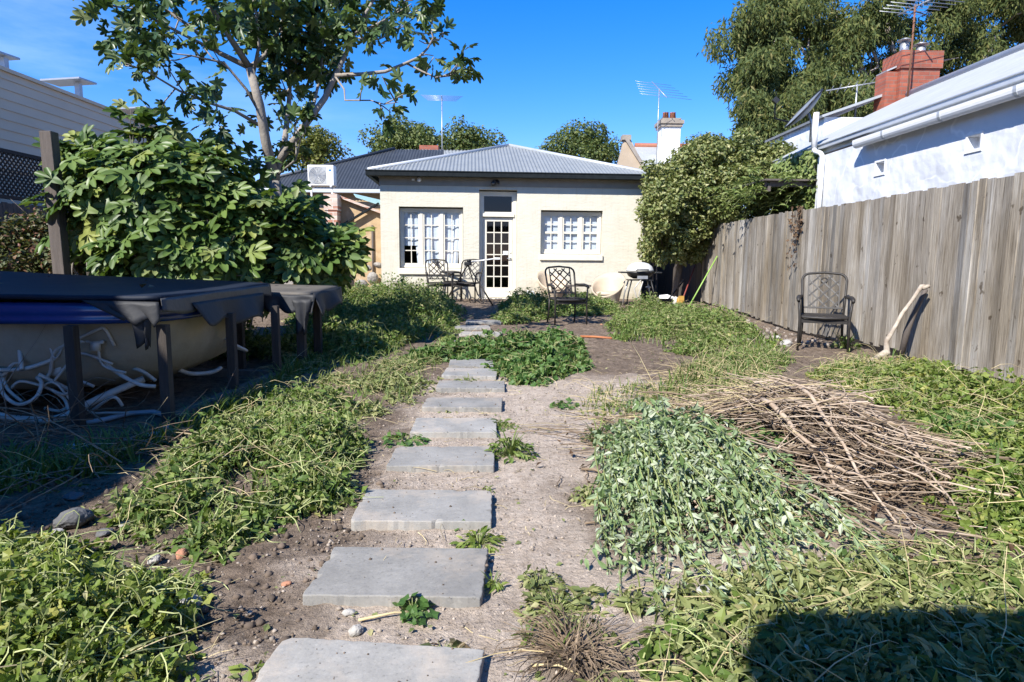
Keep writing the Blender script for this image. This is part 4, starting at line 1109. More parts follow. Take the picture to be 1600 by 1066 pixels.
def hedge():
    t = thing('overgrown_shrub', 'big rounded pale green shrub billowing over the end of the paling fence', 'shrub', (4.6, 15.0, 0))
    cl = []
    for (px, py, pr, Y) in ((1064, 280, 48, 14.6), (1048, 320, 38, 14.2), (1050, 360, 36, 14.3), (1110, 268, 46, 14.8), (1100, 300, 55, 14.2), (1085, 350, 40, 14.4), (1160, 265, 48, 14.4), (1150, 305, 45, 13.9), (1205, 285, 38, 14.0), (1130, 350, 30, 14.9), (1070, 385, 22, 14.8), (1180, 254, 22, 14.6), (1045, 292, 30, 15.0), (1215, 262, 28, 14.2), (1235, 290, 30, 13.4), (1042, 340, 38, 14.5), (1060, 330, 45, 13.9), (1034, 380, 24, 15.0), (1140, 252, 26, 14.8), (1095, 252, 30, 14.8)):
        c = atY(px, py, Y); r = pr / 1000 * Y
        for k in range(40):
            d = nrm(rvec(1))[0]; q = .60 + .58 * rng.random() + (.12 if rng.random() < .2 else 0); cl.append((np.array(c) + d * r * q, .10 + .14 * rng.random()))
    P, O = crown_pts(cl, 3600, .9, .2); n = len(P)
    V, F = place(T_OVATE, P, O * .7 + UP * .55 + rvec(n, .45), rvec(n) + O * .8, rng.uniform(.055, .115, n))
    mesh_np('foliage', V, [F], GREEN['hedge'], t)
    mb = MB(); b = np.array([4.1, 15.3, 0.05]); f = np.array([4.2, 15.1, 1.2])
    limb_tree(mb, b, f, [k[0] for k in cl[::44]], .09, 0); mb.build('trunk', M['bark_dark'], t)
    t = thing('ivy', 'glossy ivy covering the end wall of the white house', 'ivy', (5.85, 12.6, 0))
    P = []; 
    n = 3000; y = rng.uniform(11.62, 14.1, n); z = rng.uniform(1.6, 3.12, n); k = (fnoise(y, z, 3.2, 9, 3) > .28); y, z = y[k], z[k]; n = len(y)
    P = np.stack([np.full(n, 5.78) - .04 - .18 * rng.random(n) - .1 * fnoise(y, z, 2, 4, 2), y, z], 1)
    V, F = place(T_OVATE, P, np.array([-1., -.5, .6]) + rvec(n, .4), rvec(n) + np.array([0, 0, -.6]), rng.uniform(.07, .14, n))
    mesh_np('leaves', V, [F], GREEN['ivy'], t)
    q = 26; pth = np.stack([np.full(q, 5.86), rng.uniform(11.7, 14, q), np.full(q, .2)], 1)
    V, F = twigs(arcs(pth, np.tile(UP, (q, 1)) + rvec(q, .08), rng.uniform(1.8, 2.8, q), 0, .05), .014, .004); mesh_np('stem', V, [F], M['bark_dark'], t)
    # trailing fern-like sprays over the pergola
    t = thing('trailing_creeper', 'bright green creeper sprays trailing over the dark pergola roof', 'creeper', (5.0, 12.6, 2.3))
    q = 110; P0 = np.stack([rng.uniform(4.62, 5.8, q), rng.uniform(11.7, 13.8, q), rng.uniform(2.38, 2.6, q)], 1)
    pt = arcs(P0, np.array([-.75, -.5, .35]) + rvec(q, .4), rng.uniform(.35, .8, q), .55, .06, 9); V1, F1 = twigs(pt, .006, .002)
    LP, LA = [], []
    for k in range(1, 9):
        for s in (-1, 1):
            d = pt[:, k] - pt[:, k - 1]; side = np.cross(d, UP); LP.append(pt[:, k]); LA.append(nrm(side) * s + nrm(d) * .6)
    LP = np.concatenate(LP); LA = np.concatenate(LA); n = len(LP)
    V, F = place(T_SPEAR, LP, UP + rvec(n, .35), LA, rng.uniform(.08, .15, n)); mesh_np('leaves', V, [F], GREEN['ivy'], t); mesh_np('stem', V1, [F1], M['green_stem'], t)
hedge()

# ------------------------------------------------------------------ the fig tree and the fig thicket
def fig():
    Y = 8.6
    base = gp(432, 470); base = Vector((atY(428, 300, Y).x, Y, 0))
    t = thing('fig_tree', 'tall sparse fig tree with pale forking limbs and lobed leaves', 'tree', (base.x, Y, 0))
    def L(pts, dy=0.0, y1=None):
        n = len(pts); out = []
        for k, p in enumerate(pts):
            yy = Y + (dy * k / max(1, n - 1)); out.append(atY(p[0], p[1], yy))
        return out
    limbs = [  # (points, dy, r0, r1, leafy-from)
        ([(428, 450), (434, 360), (430, 283)], 0, .115, .095, 9),
        ([(430, 283), (415, 220), (406, 165), (390, 106)], -.3, .085, .062, 9),
        ([(390, 106), (362, 63), (335, 20), (315, -20), (300, -60)], -.9, .055, .02, .45),
        ([(390, 106), (343, 83), (318, 60), (299, 43), (248, 8), (220, -15)], -.2, .045, .015, .5),
        ([(343, 83), (290, 56), (240, 30), (209, 14), (160, 8)], -.6, .028, .008, .35),
        ([(390, 106), (413, 87), (440, 40), (455, -10), (470, -50)], .6, .04, .015, .3),
        ([(430, 283), (445, 220), (451, 170), (453, 130), (447, 60), (445, -10)], .9, .055, .018, .35),
        ([(437, 250), (476, 197), (508, 153), (524, 118), (540, 85), (555, 51), (572, 20), (590, -10)], .4, .062, .020, .62),
        ([(524, 118), (565, 116), (602, 112), (632, 100), (654, 90), (668, 76), (677, 59), (669, 35)], -.2, .034, .010, .7),
        ([(635, 99), (660, 112), (681, 121), (700, 118), (717, 113)], -.5, .018, .006, .3),
        ([(524, 120), (538, 140), (539, 157), (579, 157), (600, 163), (622, 160)], -.7, .016, .006, .5),
        ([(555, 51), (585, 40), (614, 24), (635, 0), (640, -20)], -.4, .022, .008, .3),
        ([(560, 60), (590, 62), (618, 50), (648, 28)], .5, .016, .006, .5),
        ([(404, 195), (366, 173), (327, 161), (280, 142), (240, 118), (220, 105)], -1.2, .030, .008, .5),
        ([(408, 180), (385, 140), (350, 98), (320, 92), (299, 87), (262, 83)], -.7, .026, .008, .45),
        ([(476, 197), (490, 165), (500, 120), (505, 70), (500, 20), (505, -20)], .9, .03, .012, .35),
        ([(432, 275), (462, 250), (470, 215), (455, 190)], -.6, .02, .008, .4),
        ([(395, 120), (405, 70), (400, 20), (390, -30)], -.5, .03, .012, .35),
    ]
    mb = MB(); ends = []
    for (pts, dy, r0, r1, lf) in limbs:
        P = L(pts, dy); mb.tube(P, r0 * .8, 9, True, r1 * .8)
        if lf > 1: continue
        A = np.array(P); seg = np.linalg.norm(A[1:] - A[:-1], axis=1); tot = seg.sum(); cum = np.concatenate([[0], np.cumsum(seg)])
        n = max(4, int(tot * (1 - lf) * 8))
        for k in range(n):
            s = tot * (lf + (1 - lf) * (k + rng.random()) / n); j = min(len(seg) - 1, np.searchsorted(cum, s) - 1); f = (s - cum[j]) / seg[j]; p = A[j] * (1 - f) + A[j + 1] * f
            dr = nrm((A[j + 1] - A[j])[None])[0]; d = nrm((rvec(1, .8)[0] + dr * .9 + np.array([0, -.1, .15]))[None])[0]; ln = rng.uniform(.12, .42)
            e = p + d * ln; mb.tube([p, (p + e) / 2 + rng.normal(size=3) * .02 - np.array([0, 0, .02]), e], [.010, .008, .006], 5); ends.append((e, d))
        ends.append((A[-1], dr))
    mb.build('trunk', M['bark'], t)
    # denser leaf masses high in the middle
    for (px, py, r, n, dy) in ((400, 20, 60, 32, .2), (470, 40, 70, 38, .5), (520, 10, 60, 30, .7), (430, -20, 80, 40, .3), (445, 85, 50, 18, .6), (500, 85, 50, 20, .6), (350, 10, 45, 14, -.6), (215, 60, 40, 9, -.8), (250, 20, 45, 12, -.5), (195, 30, 40, 9, -.7), (560, 20, 40, 8, .2), (480, 130, 40, 8, .6), (440, 160, 35, 6, .8), (350, 210, 30, 6, .3), (330, 180, 25, 5, -.6), (452, 235, 26, 7, .5), (620, 15, 25, 5, -.3), (300, 130, 25, 5, -.8)):
        for k in range(n):
            a = rng.uniform(0, 2 * math.pi); q = r * math.sqrt(rng.random()); p = np.array(atY(px + q * math.cos(a), py + q * math.sin(a), Y + dy + rng.normal() * .45)); ends.append((p, nrm(rvec(1) + np.array([[0, 0, .2]]))[0]))
    P, N, A = [], [], []
    for (e, d) in ends:
        for k in range(rng.integers(3, 6)):
            a = nrm((d * .5 + rvec(1, .75)[0] + np.array([0, 0, -.45]))[None])[0]
            P.append(e + rng.normal(size=3) * .05 + a * .05); A.append(a); N.append(np.array([0, 0, .55]) + rvec(1, .55)[0] - a * .0)
    P = np.array(P); n = len(P); S = rng.uniform(.14, .25, n); pale = rng.random(n) < .14
    V, F = place(T_FIG, P[~pale], np.array(N)[~pale], np.array(A)[~pale], S[~pale]); V2, F2 = place(T_FIG, P[pale], np.array(N)[pale], np.array(A)[pale], S[pale])
    Vs, Fs = merge([(V, F), (V2, F2)]); mesh_np('crown', Vs, Fs, [GREEN['figtree'], GREEN['figpale']], t, True, midx=np.concatenate([np.zeros(len(F)), np.ones(len(F2))]))
    # thicket
    b = thing('fig_thicket', 'dense low fig thicket of big lobed leaves behind the spa cover', 'shrub', (-4.2, 8.2, 0))
    cl = [(150, 262, 55, 7.9), (210, 245, 58, 8.2), (285, 238, 55, 8.6), (335, 250, 50, 8.7), (190, 320, 85, 7.6), (270, 320, 85, 7.6), (340, 330, 85, 7.9), (250, 395, 70, 7.35), (330, 400, 70, 7.4), (400, 380, 75, 7.7), (440, 402, 58, 7.7), (435, 330, 45, 9.3), (370, 265, 42, 9.4), (490, 410, 38, 7.9), (540, 392, 24, 7.8), (100, 262, 32, 7.7), (180, 395, 45, 7.5), (455, 350, 30, 8.6), (506, 378, 22, 8.0)]
    P, N, A, S, stems = [], [], [], [], []
    for (px, py, pr, yy) in cl:
        c = np.array(atY(px, py, yy)); r = pr / 1000 * yy; n = int(270 * r * r) + 28
        for k in range(n):
            d = nrm(rvec(1) + np.array([[0, -.25, .25]]))[0]; q = .58 + .62 * rng.random(); tip = c + d * r * q
            if fnoise(tip[0:1] * 1.0, tip[2:3] + tip[1:2] * .5, 2.3, 41, 2)[0] < .475: continue
            stems.append((c + d * r * .15 - np.array([0, 0, .2]), tip))
            m = rng.integers(4, 8); ax = nrm((d * .9 + np.array([-.15, -.25, .55]) + rvec(1, .3)[0])[None])[0]; e1 = nrm(np.cross(ax, rvec(1)[0])[None])[0]; e2 = np.cross(ax, e1); ph = rng.uniform(0, 6.28); sz = rng.uniform(.8, 1.15)
            for j in range(m):
                w = ph + j * 2.4; rd = e1 * math.cos(w) + e2 * math.sin(w); up = rng.uniform(-.25, .6)
                P.append(tip - ax * .03 * j + rd * .03); A.append(nrm((rd + ax * up - UP * .30)[None])[0]); N.append(ax * 1.0 - rd * up * .8 + UP * .25 + rvec(1, .22)[0]); S.append(sz * rng.uniform(.20, .36))
    P = np.array(P); N = np.array(N); A = np.array(A); S = np.array(S); k = P[:, 2] > .12; P, N, A, S = P[k], N[k], A[k], S[k]; n = len(P)
    pale = rng.random(n) < .16
    V, F = place(T_FIG, P[~pale], N[~pale], A[~pale], S[~pale]); V2, F2 = place(T_FIG, P[pale], N[pale], A[pale], S[pale]); Vs, Fs = merge([(V, F), (V2, F2)])
    mesh_np('foliage', Vs, Fs, [GREEN['fig'], GREEN['figpale']], b, True, midx=np.concatenate([np.zeros(len(F)), np.ones(len(F2))]))
    st = np.array(stems); Pm = (st[:, 0] + st[:, 1]) / 2 + rvec(len(st), .03); V, F = twigs(np.stack([st[:, 0], Pm, st[:, 1]], 1), .010, .004); V2, F2 = twigs(arcs(np.stack([rng.uniform(-5.4, -3.3, 40), rng.uniform(7.9, 8.8, 40), np.zeros(40)], 1), UP + rvec(40, .16), rng.uniform(1.0, 1.7, 40), 0, .08), .022, .009, 6)
    Vs, Fs = merge([(V, F), (V2, F2)]); mesh_np('stem', Vs, Fs, M['bark'], b)
fig()

def left_shrub():
    t = thing('garden_shrub', 'small reddish-tipped shrub by the lattice fence behind the spa', 'shrub', (-6.2, 8.6, 0))
    cl = []
    for (px, py, pr, Y) in ((25, 385, 48, 8.3), (60, 375, 38, 8.6), (-20, 380, 50, 8.2), (40, 420, 40, 8.0), (85, 410, 25, 8.5), (115, 400, 30, 8.6)):
        c = atY(px, py, Y); r = pr / 1000 * Y
        for k in range(14): d = nrm(rvec(1))[0]; cl.append((np.array(c) + d * r * (.6 + .4 * rng.random()), .10 + .1 * rng.random()))
    P, O = crown_pts(cl, 3600, 1, .2); n = len(P); V, F = place(T_OVATE, P, O * .5 + UP * .6 + rvec(n, .45), rvec(n) + O + UP * .5, rng.uniform(.045, .09, n)); mesh_np('foliage', V, [F], GREEN['red'], t)
    mb = MB(); limb_tree(mb, (-6.0, 8.5, 0), (-6.0, 8.5, .5), [k[0] for k in cl[::9]], .04, 1); mb.build('stem', M['bark_dark'], t)
left_shrub()
# ------------------------------------------------------------------ stepping pavers
def pavmat():
    m, nt, b, o = _mat('bluestone_paver')
    def wnoise(*a):
        q = _noise(nt, *a); g = nt.nodes.new('ShaderNodeNewGeometry'); nt.links.new(g.outputs['Position'], q.inputs['Vector']); return q
    n = wnoise(4, 6, .65); r = _ramp(nt, [(.28, (.205, .198, .185)), (.5, (.265, .257, .240)), (.72, (.33, .32, .30))]); nt.links.new(n.outputs['Fac'], r.inputs['Fac'])
    n2 = wnoise(90, 4, .75); s = _ramp(nt, [(.30, (.40, .40, .40)), (.42, (.95, .95, .95)), (.58, (1, 1, 1)), (.72, (1.35, 1.35, 1.33))]); nt.links.new(n2.outputs['Fac'], s.inputs['Fac'])
    c = _mixc(nt, r.outputs['Color'], s.outputs['Color'], .7, 'MULTIPLY')
    n3 = wnoise(2.2, 5, .7); d = _ramp(nt, [(.50, (0, 0, 0)), (.60, (.55, .55, .55)), (.72, (.8, .8, .8))]); nt.links.new(n3.outputs['Fac'], d.inputs['Fac'])
    c = _mixc(nt, c, (.40, .345, .285), d.outputs['Color'])
    n4 = wnoise(6, 3, .5); k = _ramp(nt, [(.70, (1, 1, 1)), (.73, (.62, .60, .57)), (.76, (.95, .95, .95))]); nt.links.new(n4.outputs['Fac'], k.inputs['Fac'])
    c = _mixc(nt, c, k.outputs['Color'], .8, 'MULTIPLY')
    oi = nt.nodes.new('ShaderNodeObjectInfo'); mr = nt.nodes.new('ShaderNodeMapRange'); mr.inputs['To Min'].default_value = .86; mr.inputs['To Max'].default_value = 1.16
    nt.links.new(oi.outputs['Random'], mr.inputs['Value']); hs = nt.nodes.new('ShaderNodeHueSaturation'); nt.links.new(mr.outputs['Result'], hs.inputs['Value']); nt.links.new(c, hs.inputs['Color'])
    nt.links.new(hs.outputs['Color'], b.inputs['Base Color']); b.inputs['Roughness'].default_value = .75; b.inputs['Specular IOR Level'].default_value = .3
    _bump(nt, b, n2.outputs['Fac'], .25, .004)
    return m
M['paver'] = pavmat()
def paver(cx, cy, rz, label, w=.60, d=.38):
    mb = MB(); z = gzf(cx, cy); mx = Matrix.Rotation(rz, 3, 'Z') @ Matrix.Rotation(R(random.uniform(-.7, .7)), 3, 'X') @ Matrix.Rotation(R(random.uniform(-.5, .5)), 3, 'Y')
    chips = [(random.choice((-.5, .5)), random.uniform(-.5, .5)) if random.random() < .5 else (random.uniform(-.5, .5), random.choice((-.5, .5))) for _ in range(4)] + [(random.choice((-.5, .5)), random.choice((-.5, .5)))]
    nx, ny = 26, 18; V, F = [], []
    top, bot = z + .036, z - .03
    ring = []
    def jig(): return random.uniform(-.0022, .0022)
    for j in range(ny + 1):
        for i in range(nx + 1):
            e = i in (0, nx) or j in (0, ny); p = Vector(((i / nx - .5) * w + (jig() if e else 0), (j / ny - .5) * d + (jig() if e else 0), 0)); p = mx @ p; cd = min(math.hypot((i / nx - .5 - a_) * w, (j / ny - .5 - b_) * d) for a_, b_ in chips); ch = max(0, 1 - cd / .024); V.append((p.x + cx - math.copysign(.006 * ch, p.x), p.y + cy - math.copysign(.006 * ch, p.y), top + p.z - .010 * ch + random.uniform(-.0008, .0008)))
    F = [(j * (nx + 1) + i, j * (nx + 1) + i + 1, (j + 1) * (nx + 1) + i + 1, (j + 1) * (nx + 1) + i) for j in range(ny) for i in range(nx)]
    per = [i for i in range(nx)] + [j * (nx + 1) + nx for j in range(ny)] + [ny * (nx + 1) + nx - i for i in range(nx)] + [(ny - j) * (nx + 1) for j in range(ny)]
    b = len(V); V += [(V[k][0] + (V[k][0] - cx) * .004, V[k][1] + (V[k][1] - cy) * .004, bot) for k in per]; n = len(per)
    F += [(per[k], b + k, b + (k + 1) % n, per[(k + 1) % n]) for k in range(n)]
    mb.add(V, F); o = mb.build('paver', M['paver'], bevel=.004); tag(o, label, 'paver', 'stepping pavers in a row up the path')
    return o
def p_on(px, py, z):
    d = ray(px, py); k = (z - EYE.z) / d.z; p = EYE + d * k; return p
PV = [((372, 1112), (742, 1136), (745, 1034), (424, 1012), 'speckled pale grey paver nearest the bottom edge of the picture'),
      ((476, 929), (751, 935), (764, 857), (520, 853), 'second paver from the bottom, smooth mid grey with a small ring stain'),
      ((546, 814), (766, 815), (770, 764), (574, 765), 'third paver from the bottom, smooth blue grey with a weed at its front corner'),
      ((600, 727), (772, 727), (772, 697), (622, 697), 'fourth paver from the bottom, pale and dusty beside a weed tuft'),
      ((639, 675), (771, 675), (780, 653), (652, 653), 'fifth paver from the bottom, dull grey between two small weeds'),
      ((658, 636), (785, 637), (784, 622), (668, 621), 'sixth paver from the bottom, pale and bare all round'),
      ((679, 606), (788, 607), (789, 595), (688, 595), 'seventh paver from the bottom, pale with fallen clippings along its front'),
      ((692, 588), (776, 589), (778, 575), (696, 574), 'eighth paver from the bottom, just short of the leafy weeds crossing the path'),
      ((700, 572), (768, 572), (772, 562), (704, 562), 'ninth paver from the bottom, half hidden under the leafy weeds')]
for k, (a, b, c, d, lab) in enumerate(PV):
    P = [p_on(*q, .036) for q in (a, b, c, d)]
    cx, cy = sum(p.x for p in P) / 4, sum(p.y for p in P) / 4
    f = ((P[1] - P[0]) + (P[2] - P[3])) / 2; rz = math.atan2(f.y, f.x)
    w = ((P[1] - P[0]).length + (P[2] - P[3]).length) / 2; dd = ((P[3] - P[0]).length + (P[2] - P[1]).length) / 2
    paver(cx, cy, rz, lab, min(.62, w), min(.42, max(.34, dd)))
for (px, py, w, rz, lab) in ((742, 537, .6, .05, 'shaded paver just beyond the leafy weeds, lowest of the dappled ones'), (752, 524, .6, -.08, 'shaded paver in the middle of the dappled ones'), (738, 514, .55, .1, 'shaded paver under the dappled fig shade, farther from the weeds'), (756, 505, .6, 0, 'shaded paver closest to the cottage door')):
    p = gp(px, py); paver(p.x, p.y, rz, lab, w)
# ring stain on the second paver is a shallow circular chip
# ------------------------------------------------------------------ cast metal garden chairs
def make_chair(label):
    t = thing('garden_chair', label, 'chair', (0, 0, 0), 0, 'lattice-backed metal garden chairs')
    m = M['cast']
    def bk(u, v): return Vector((u * (1 + .06 * v), .19 + .23 * v + .02 * math.cos(u * 6) * v, .45 + .52 * v))
    f = MB(); pts = [bk(-.235, 0), bk(-.245, .4), bk(-.25, .8)] + [bk(-.25 + .09 * (1 - math.cos(a)), .8 + .17 * math.sin(a)) for a in (.5, 1.0, 1.4)] + [bk(0, 1.0)] + [bk(.25 - .09 * (1 - math.cos(a)), .8 + .17 * math.sin(a)) for a in (1.4, 1.0, .5)] + [bk(.25, .8), bk(.245, .4), bk(.235, 0)]
    f.tube(pts, .016, 8); back = f.build('backrest', m, t, True)
    l = MB()
    u0, u1, v0, v1 = -.175, .175, .14, .93
    l.bar(bk(u0, v0), bk(u0, v1), .016, .014, (0, -1, .3)); l.bar(bk(u1, v0), bk(u1, v1), .016, .014, (0, -1, .3)); l.bar(bk(-.24, v0), bk(.24, v0), .022, .014, (0, -1, .3))
    st = .135; vs = .52
    W, Hh = u1 - u0, (v1 - v0) * vs
    for s in (1, -1):
        k = -Hh
        while k < W:
            # line x - s*y = k over the rectangle, in metres
            a0, b0 = k, 0.0; a1, b1 = k + Hh, Hh
            if a0 < 0: b0 += -a0; a0 = 0
            if a1 > W: b1 -= a1 - W; a1 = W
            if b1 - b0 > .02:
                q = [(a0, b0), (a1, b1)]
                if s < 0: q = [(W - x, y) for x, y in q]
                l.bar(bk(u0 + q[0][0], v0 + q[0][1] / vs), bk(u0 + q[1][0], v0 + q[1][1] / vs), .019, .012 + .002 * s, (0, -1, .3))
            k += st
    c = bk(0, .80); l.tube([c + Vector((.035 * math.cos(a), -.002, .035 * math.sin(a))) for a in [2 * math.pi * j / 14 for j in range(15)]], .009, 5, False)
    l.build('lattice', m, back, True)
    s = MB(); z = .435
    per = [(-.26, -.26), (.26, -.26), (.235, .20), (-.235, .20)]
    s.tube([(-.26, -.24, z), (-.24, -.265, z - .004), (0, -.285, z - .01), (.24, -.265, z - .004), (.26, -.24, z), (.235, .20, z), (-.235, .20, z), (-.26, -.24, z)], .017, 8)
    for k in range(6):
        x = -.2 + .08 * k; s.bar((x, -.26, z), (x * .93, .195, z), .042, .010)
    for k in range(4):
        y = -.18 + .1 * k; s.bar((-.25, y, z + .007), (.25, y, z + .007), .022, .006)
    s.build('seat', m, t, True)
    for sx in (-1, 1):
        a = MB(); a.tube([bk(sx * .245, .42), (sx * .275, .12, .665), (sx * .295, -.05, .67), (sx * .30, -.20, .655), (sx * .30, -.255, .63)], [.014, .022, .026, .027, .02], 8)
        a.build('armrest', m, t, True)
        g = MB(); g.tube([(sx * .295, -.225, .645), (sx * .28, -.25, .5), (sx * .272, -.255, .40), (sx * .278, -.265, 0)], [.015, .017, .018, .013], 8); g.build('leg', m, t, True)
        g = MB(); g.tube([(sx * .235, .19, .45), (sx * .235, .21, .25), (sx * .245, .27, 0)], [.017, .016, .013], 8); g.build('leg', m, t, True)
    b = MB(); b.bar((-.262, -.25, .385), (.262, -.25, .385), .01, .05); b.build('apron', m, t, True)
    return t
chair = make_chair('dark metal lattice-back chair standing alone in the middle of the weedy yard')
p = gp(884, 506); chair.location = (p.x, p.y, p.z - .01); chair.rotation_euler.z = R(13)
c = copy_tree(chair); p = gp(1286, 547); c.location = (p.x, p.y + .05, gzf(p.x, p.y) - .01); c.rotation_euler.z = R(-24); c['label'] = 'dark metal lattice-back chair standing against the timber paling fence'
c = copy_tree(chair); a = gp(686, 472); c.location = (a.x, a.y, a.z); c.rotation_euler.z = R(14); c['label'] = 'metal lattice-back chair under the cottage window, farther from the door'
c = copy_tree(chair); a = gp(730, 472); c.location = (a.x, a.y, a.z); c.rotation_euler.z = R(-16); c['label'] = 'metal lattice-back chair between the cottage window and the glazed door'
c = copy_tree(chair); a = gp(709, 467); c.location = (a.x, a.y + .1, a.z); c.rotation_euler.z = R(80); c['label'] = 'metal lattice-back chair turned sideways between the other two by the window'

def tripod():
    a = gp(733, 476); t = thing('tripod_stand', 'spindly dark tripod with a pale rod standing before the chair by the door', 'tripod', (a.x, a.y - .1, a.z))
    h = Vector((a.x - .02, a.y - .1, a.z + .86))
    for (px, py) in ((697, 470), (770, 478), (748, 466)):
        q = gp(px, py); m = MB(); m.tube([h, h.lerp(q, .5), q], [.016, .014, .010], 6); m.tube([h.lerp(q, .5), q + Vector((0, 0, .01))], .018, 6); m.build('leg', M['cast'], t)
    m = MB(); m.obox(h + Vector((0, 0, .02)), (.16, .09, .08)); m.lathe([(.0, 0), (.05, 0), (.05, .06), (0, .06)], h + Vector((.02, 0, .05)), 12); m.build('head', M['black'], t, bevel=.015)
    e = atY(777, 404, a.y - .25); m = MB(); m.tube([h + Vector((.05, 0, .06)), h.lerp(e, .6) + Vector((0, 0, .02)), e], .014, 6); m.obox(e, (.12, .04, .04)); m.build('rod', M['white'], t)
    q = MB(); c0 = gp(745, 474); q.tube([c0 + Vector((.16 * math.cos(x), .05 * math.sin(x), .07 + .07 * math.sin(x * 2))) for x in [2 * math.pi * j / 16 for j in range(17)]], .012, 5, False); q.build('cable', M['black'], t)
tripod()

M['beige'] = mat('beige_plastic_weave', (.52, .43, .32), (.47, .385, .285), 6, .6, .4, 120, .006, (1, 1, 3))
def bucket_chair(px, py, rz, label, s=1.0):
    g = gp(px, py); t = thing('tub_chair', label, 'chair', (g.x, g.y, g.z - .005), rz, 'beige tub chairs by the cottage wall')
    n = 36; V, F = [], []
    prof = [0, .15, .3, .5, .7, .85, 1.0]
    def top(a): return .50 + .25 * (-math.cos(a)) * -1 * -1  # high at the back
    def ring(rr, off):
        out = []
        for q in prof:
            for j in range(n):
                a = 2 * math.pi * j / n; hi = .47 + .25 * math.sin(a); z = hi * q; r = (.235 + .085 * q + .07 * q * (z / .72)) + off
                out.append((r * math.cos(a) * s, r * math.sin(a) * s, z * s))
        return out
    o = ring(0, 0); i = ring(0, -.022); m = len(prof)
    V = o + i
    F = [(k * n + j, k * n + (j + 1) % n, (k + 1) * n + (j + 1) % n, (k + 1) * n + j) for k in range(m - 1) for j in range(n)]
    b = m * n; F += [(b + k * n + (j + 1) % n, b + k * n + j, b + (k + 1) * n + j, b + (k + 1) * n + (j + 1) % n) for k in range(m - 1) for j in range(n)]
    F += [((m - 1) * n + j, (m - 1) * n + (j + 1) % n, b + (m - 1) * n + (j + 1) % n, b + (m - 1) * n + j) for j in range(n)]
    MB().add(V, F, True).build('shell', M['beige'], t, True)
    c = MB(); c.lathe([(.0, .22), (.24, .22), (.255, .25), (.25, .285), (.20, .30), (0, .305)], (0, 0, 0), 28); c.build('seat', M['beige'], t, True)
bucket_chair(949, 477, R(-28), 'beige tub chair with a slanted opening, beside the barbecue')
bucket_chair(862, 468, R(20), 'beige tub chair partly hidden behind the lone metal chair')

def low_bench():
    a = gp(912, 470); t = thing('low_bench', 'low dark slatted bench against the wall between the tub chairs', 'bench', (a.x, a.y, a.z))
    s = MB()
    for k in range(4): s.box((a.x - .42, a.y - .2 + k * .11, a.z + .34), (a.x + .42, a.y - .11 + k * .11, a.z + .37))
    s.build('seat', M['wood_dark'], t)
    for sx in (-1, 1):
        for sy in (-.17, .17): MB().bar((a.x + sx * .36, a.y + sy, a.z + .34), (a.x + sx * .36, a.y + sy, a.z - .02), .05, .05).build('leg', M['wood_dark'], t)
    s = MB(); s.box((a.x - .38, a.y - .02, a.z + .12), (a.x + .38, a.y + .02, a.z + .17)); s.build('stretcher', M['wood_dark'], t)
low_bench()

def barbecue():
    a = gp(998, 480); t = thing('barbecue', 'small portable barbecue with pale domed lid on a folding stand', 'barbecue', (a.x, a.y, a.z))
    c = Vector((a.x, a.y, a.z)); m = MB()
    prof = [(.0, .60), (.14, .60), (.24, .65), (.285, .72), (.29, .745), (.0, .745)]
    def ov(p): return [(p_.x, p_.y) for p_ in p]
    def olathe(prof, sides=26, sy=.78):
        mb = MB(); mb.lathe(prof, (0, 0, 0), sides); mb.v = [(x + c.x, y * sy + c.y, z + c.z) for x, y, z in mb.v]; return mb
    olathe(prof).build('bowl', M['black'], t)
    olathe([(.29, .755), (.285, .79), (.25, .86), (.18, .915), (.09, .94), (0, .945)]).build('lid', M['lid'], t)
    h = MB(); h.tube([c + Vector((-.12, -.235, .78)), c + Vector((-.12, -.28, .79)), c + Vector((.12, -.28, .79)), c + Vector((.12, -.235, .78))], .014, 6); h.build('handle', M['black'], t)
    for sx in (-1, 1):
        s = MB(); s.box((c.x + sx * .29, c.y - .15, c.z + .715), (c.x + sx * .44, c.y + .15, c.z + .745)); s.build('side_shelf', M['black'], t, bevel=.01)
        for sy in (-1, 1):
            g = MB(); g.tube([c + Vector((sx * .20, sy * .17, .58)), c + Vector((sx * .27, sy * .20, .3)), c + Vector((sx * .31, sy * .22, 0))], .016, 7); g.build('leg', M['black'] if sy < 0 else M['steel'], t)
    f = MB(); f.box((c.x - .25, c.y - .19, c.z + .56), (c.x + .25, c.y + .19, c.z + .585)); f.build('tray', M['black'], t)
    f = MB(); f.box((c.x - .10, c.y - .235, c.z + .60), (c.x + .12, c.y - .225, c.z + .665)); f.build('control_panel', M['steel'], t)
    f = MB(); f.tube([c + Vector((0, -.2, .6)), c + Vector((-.16, -.24, .4)), c + Vector((-.10, -.25, .2)), c + Vector((.02, -.2, .05)), c + Vector((.08, -.1, .03)), c + Vector((-.05, -.2, .28)), c + Vector((.02, -.22, .55))], .014, 6); f.build('gas_hose', M['pvc'], t)
M['lid'] = mat('pale_grey_enamel', (.60, .61, .60), (.54, .55, .55), 8, .35, .05)
barbecue()
def bottle():
    a = gp(1008, 476); t = thing('gas_bottle', 'dark squat gas bottle under the barbecue tray', 'gas bottle', (a.x, a.y, a.z))
    m = MB(); m.lathe([(.09, 0), (.13, .03), (.14, .10), (.14, .22), (.10, .29), (.03, .31), (0, .31)], (a.x + .06, a.y, a.z), 18); m.build('tank', M['gutter'], t); m = MB(); m.lathe([(.03, .31), (.03, .36), (.06, .37), (.06, .40), (0, .40)], (a.x + .06, a.y, a.z), 10); m.build('valve', M['steel'], t)
bottle()

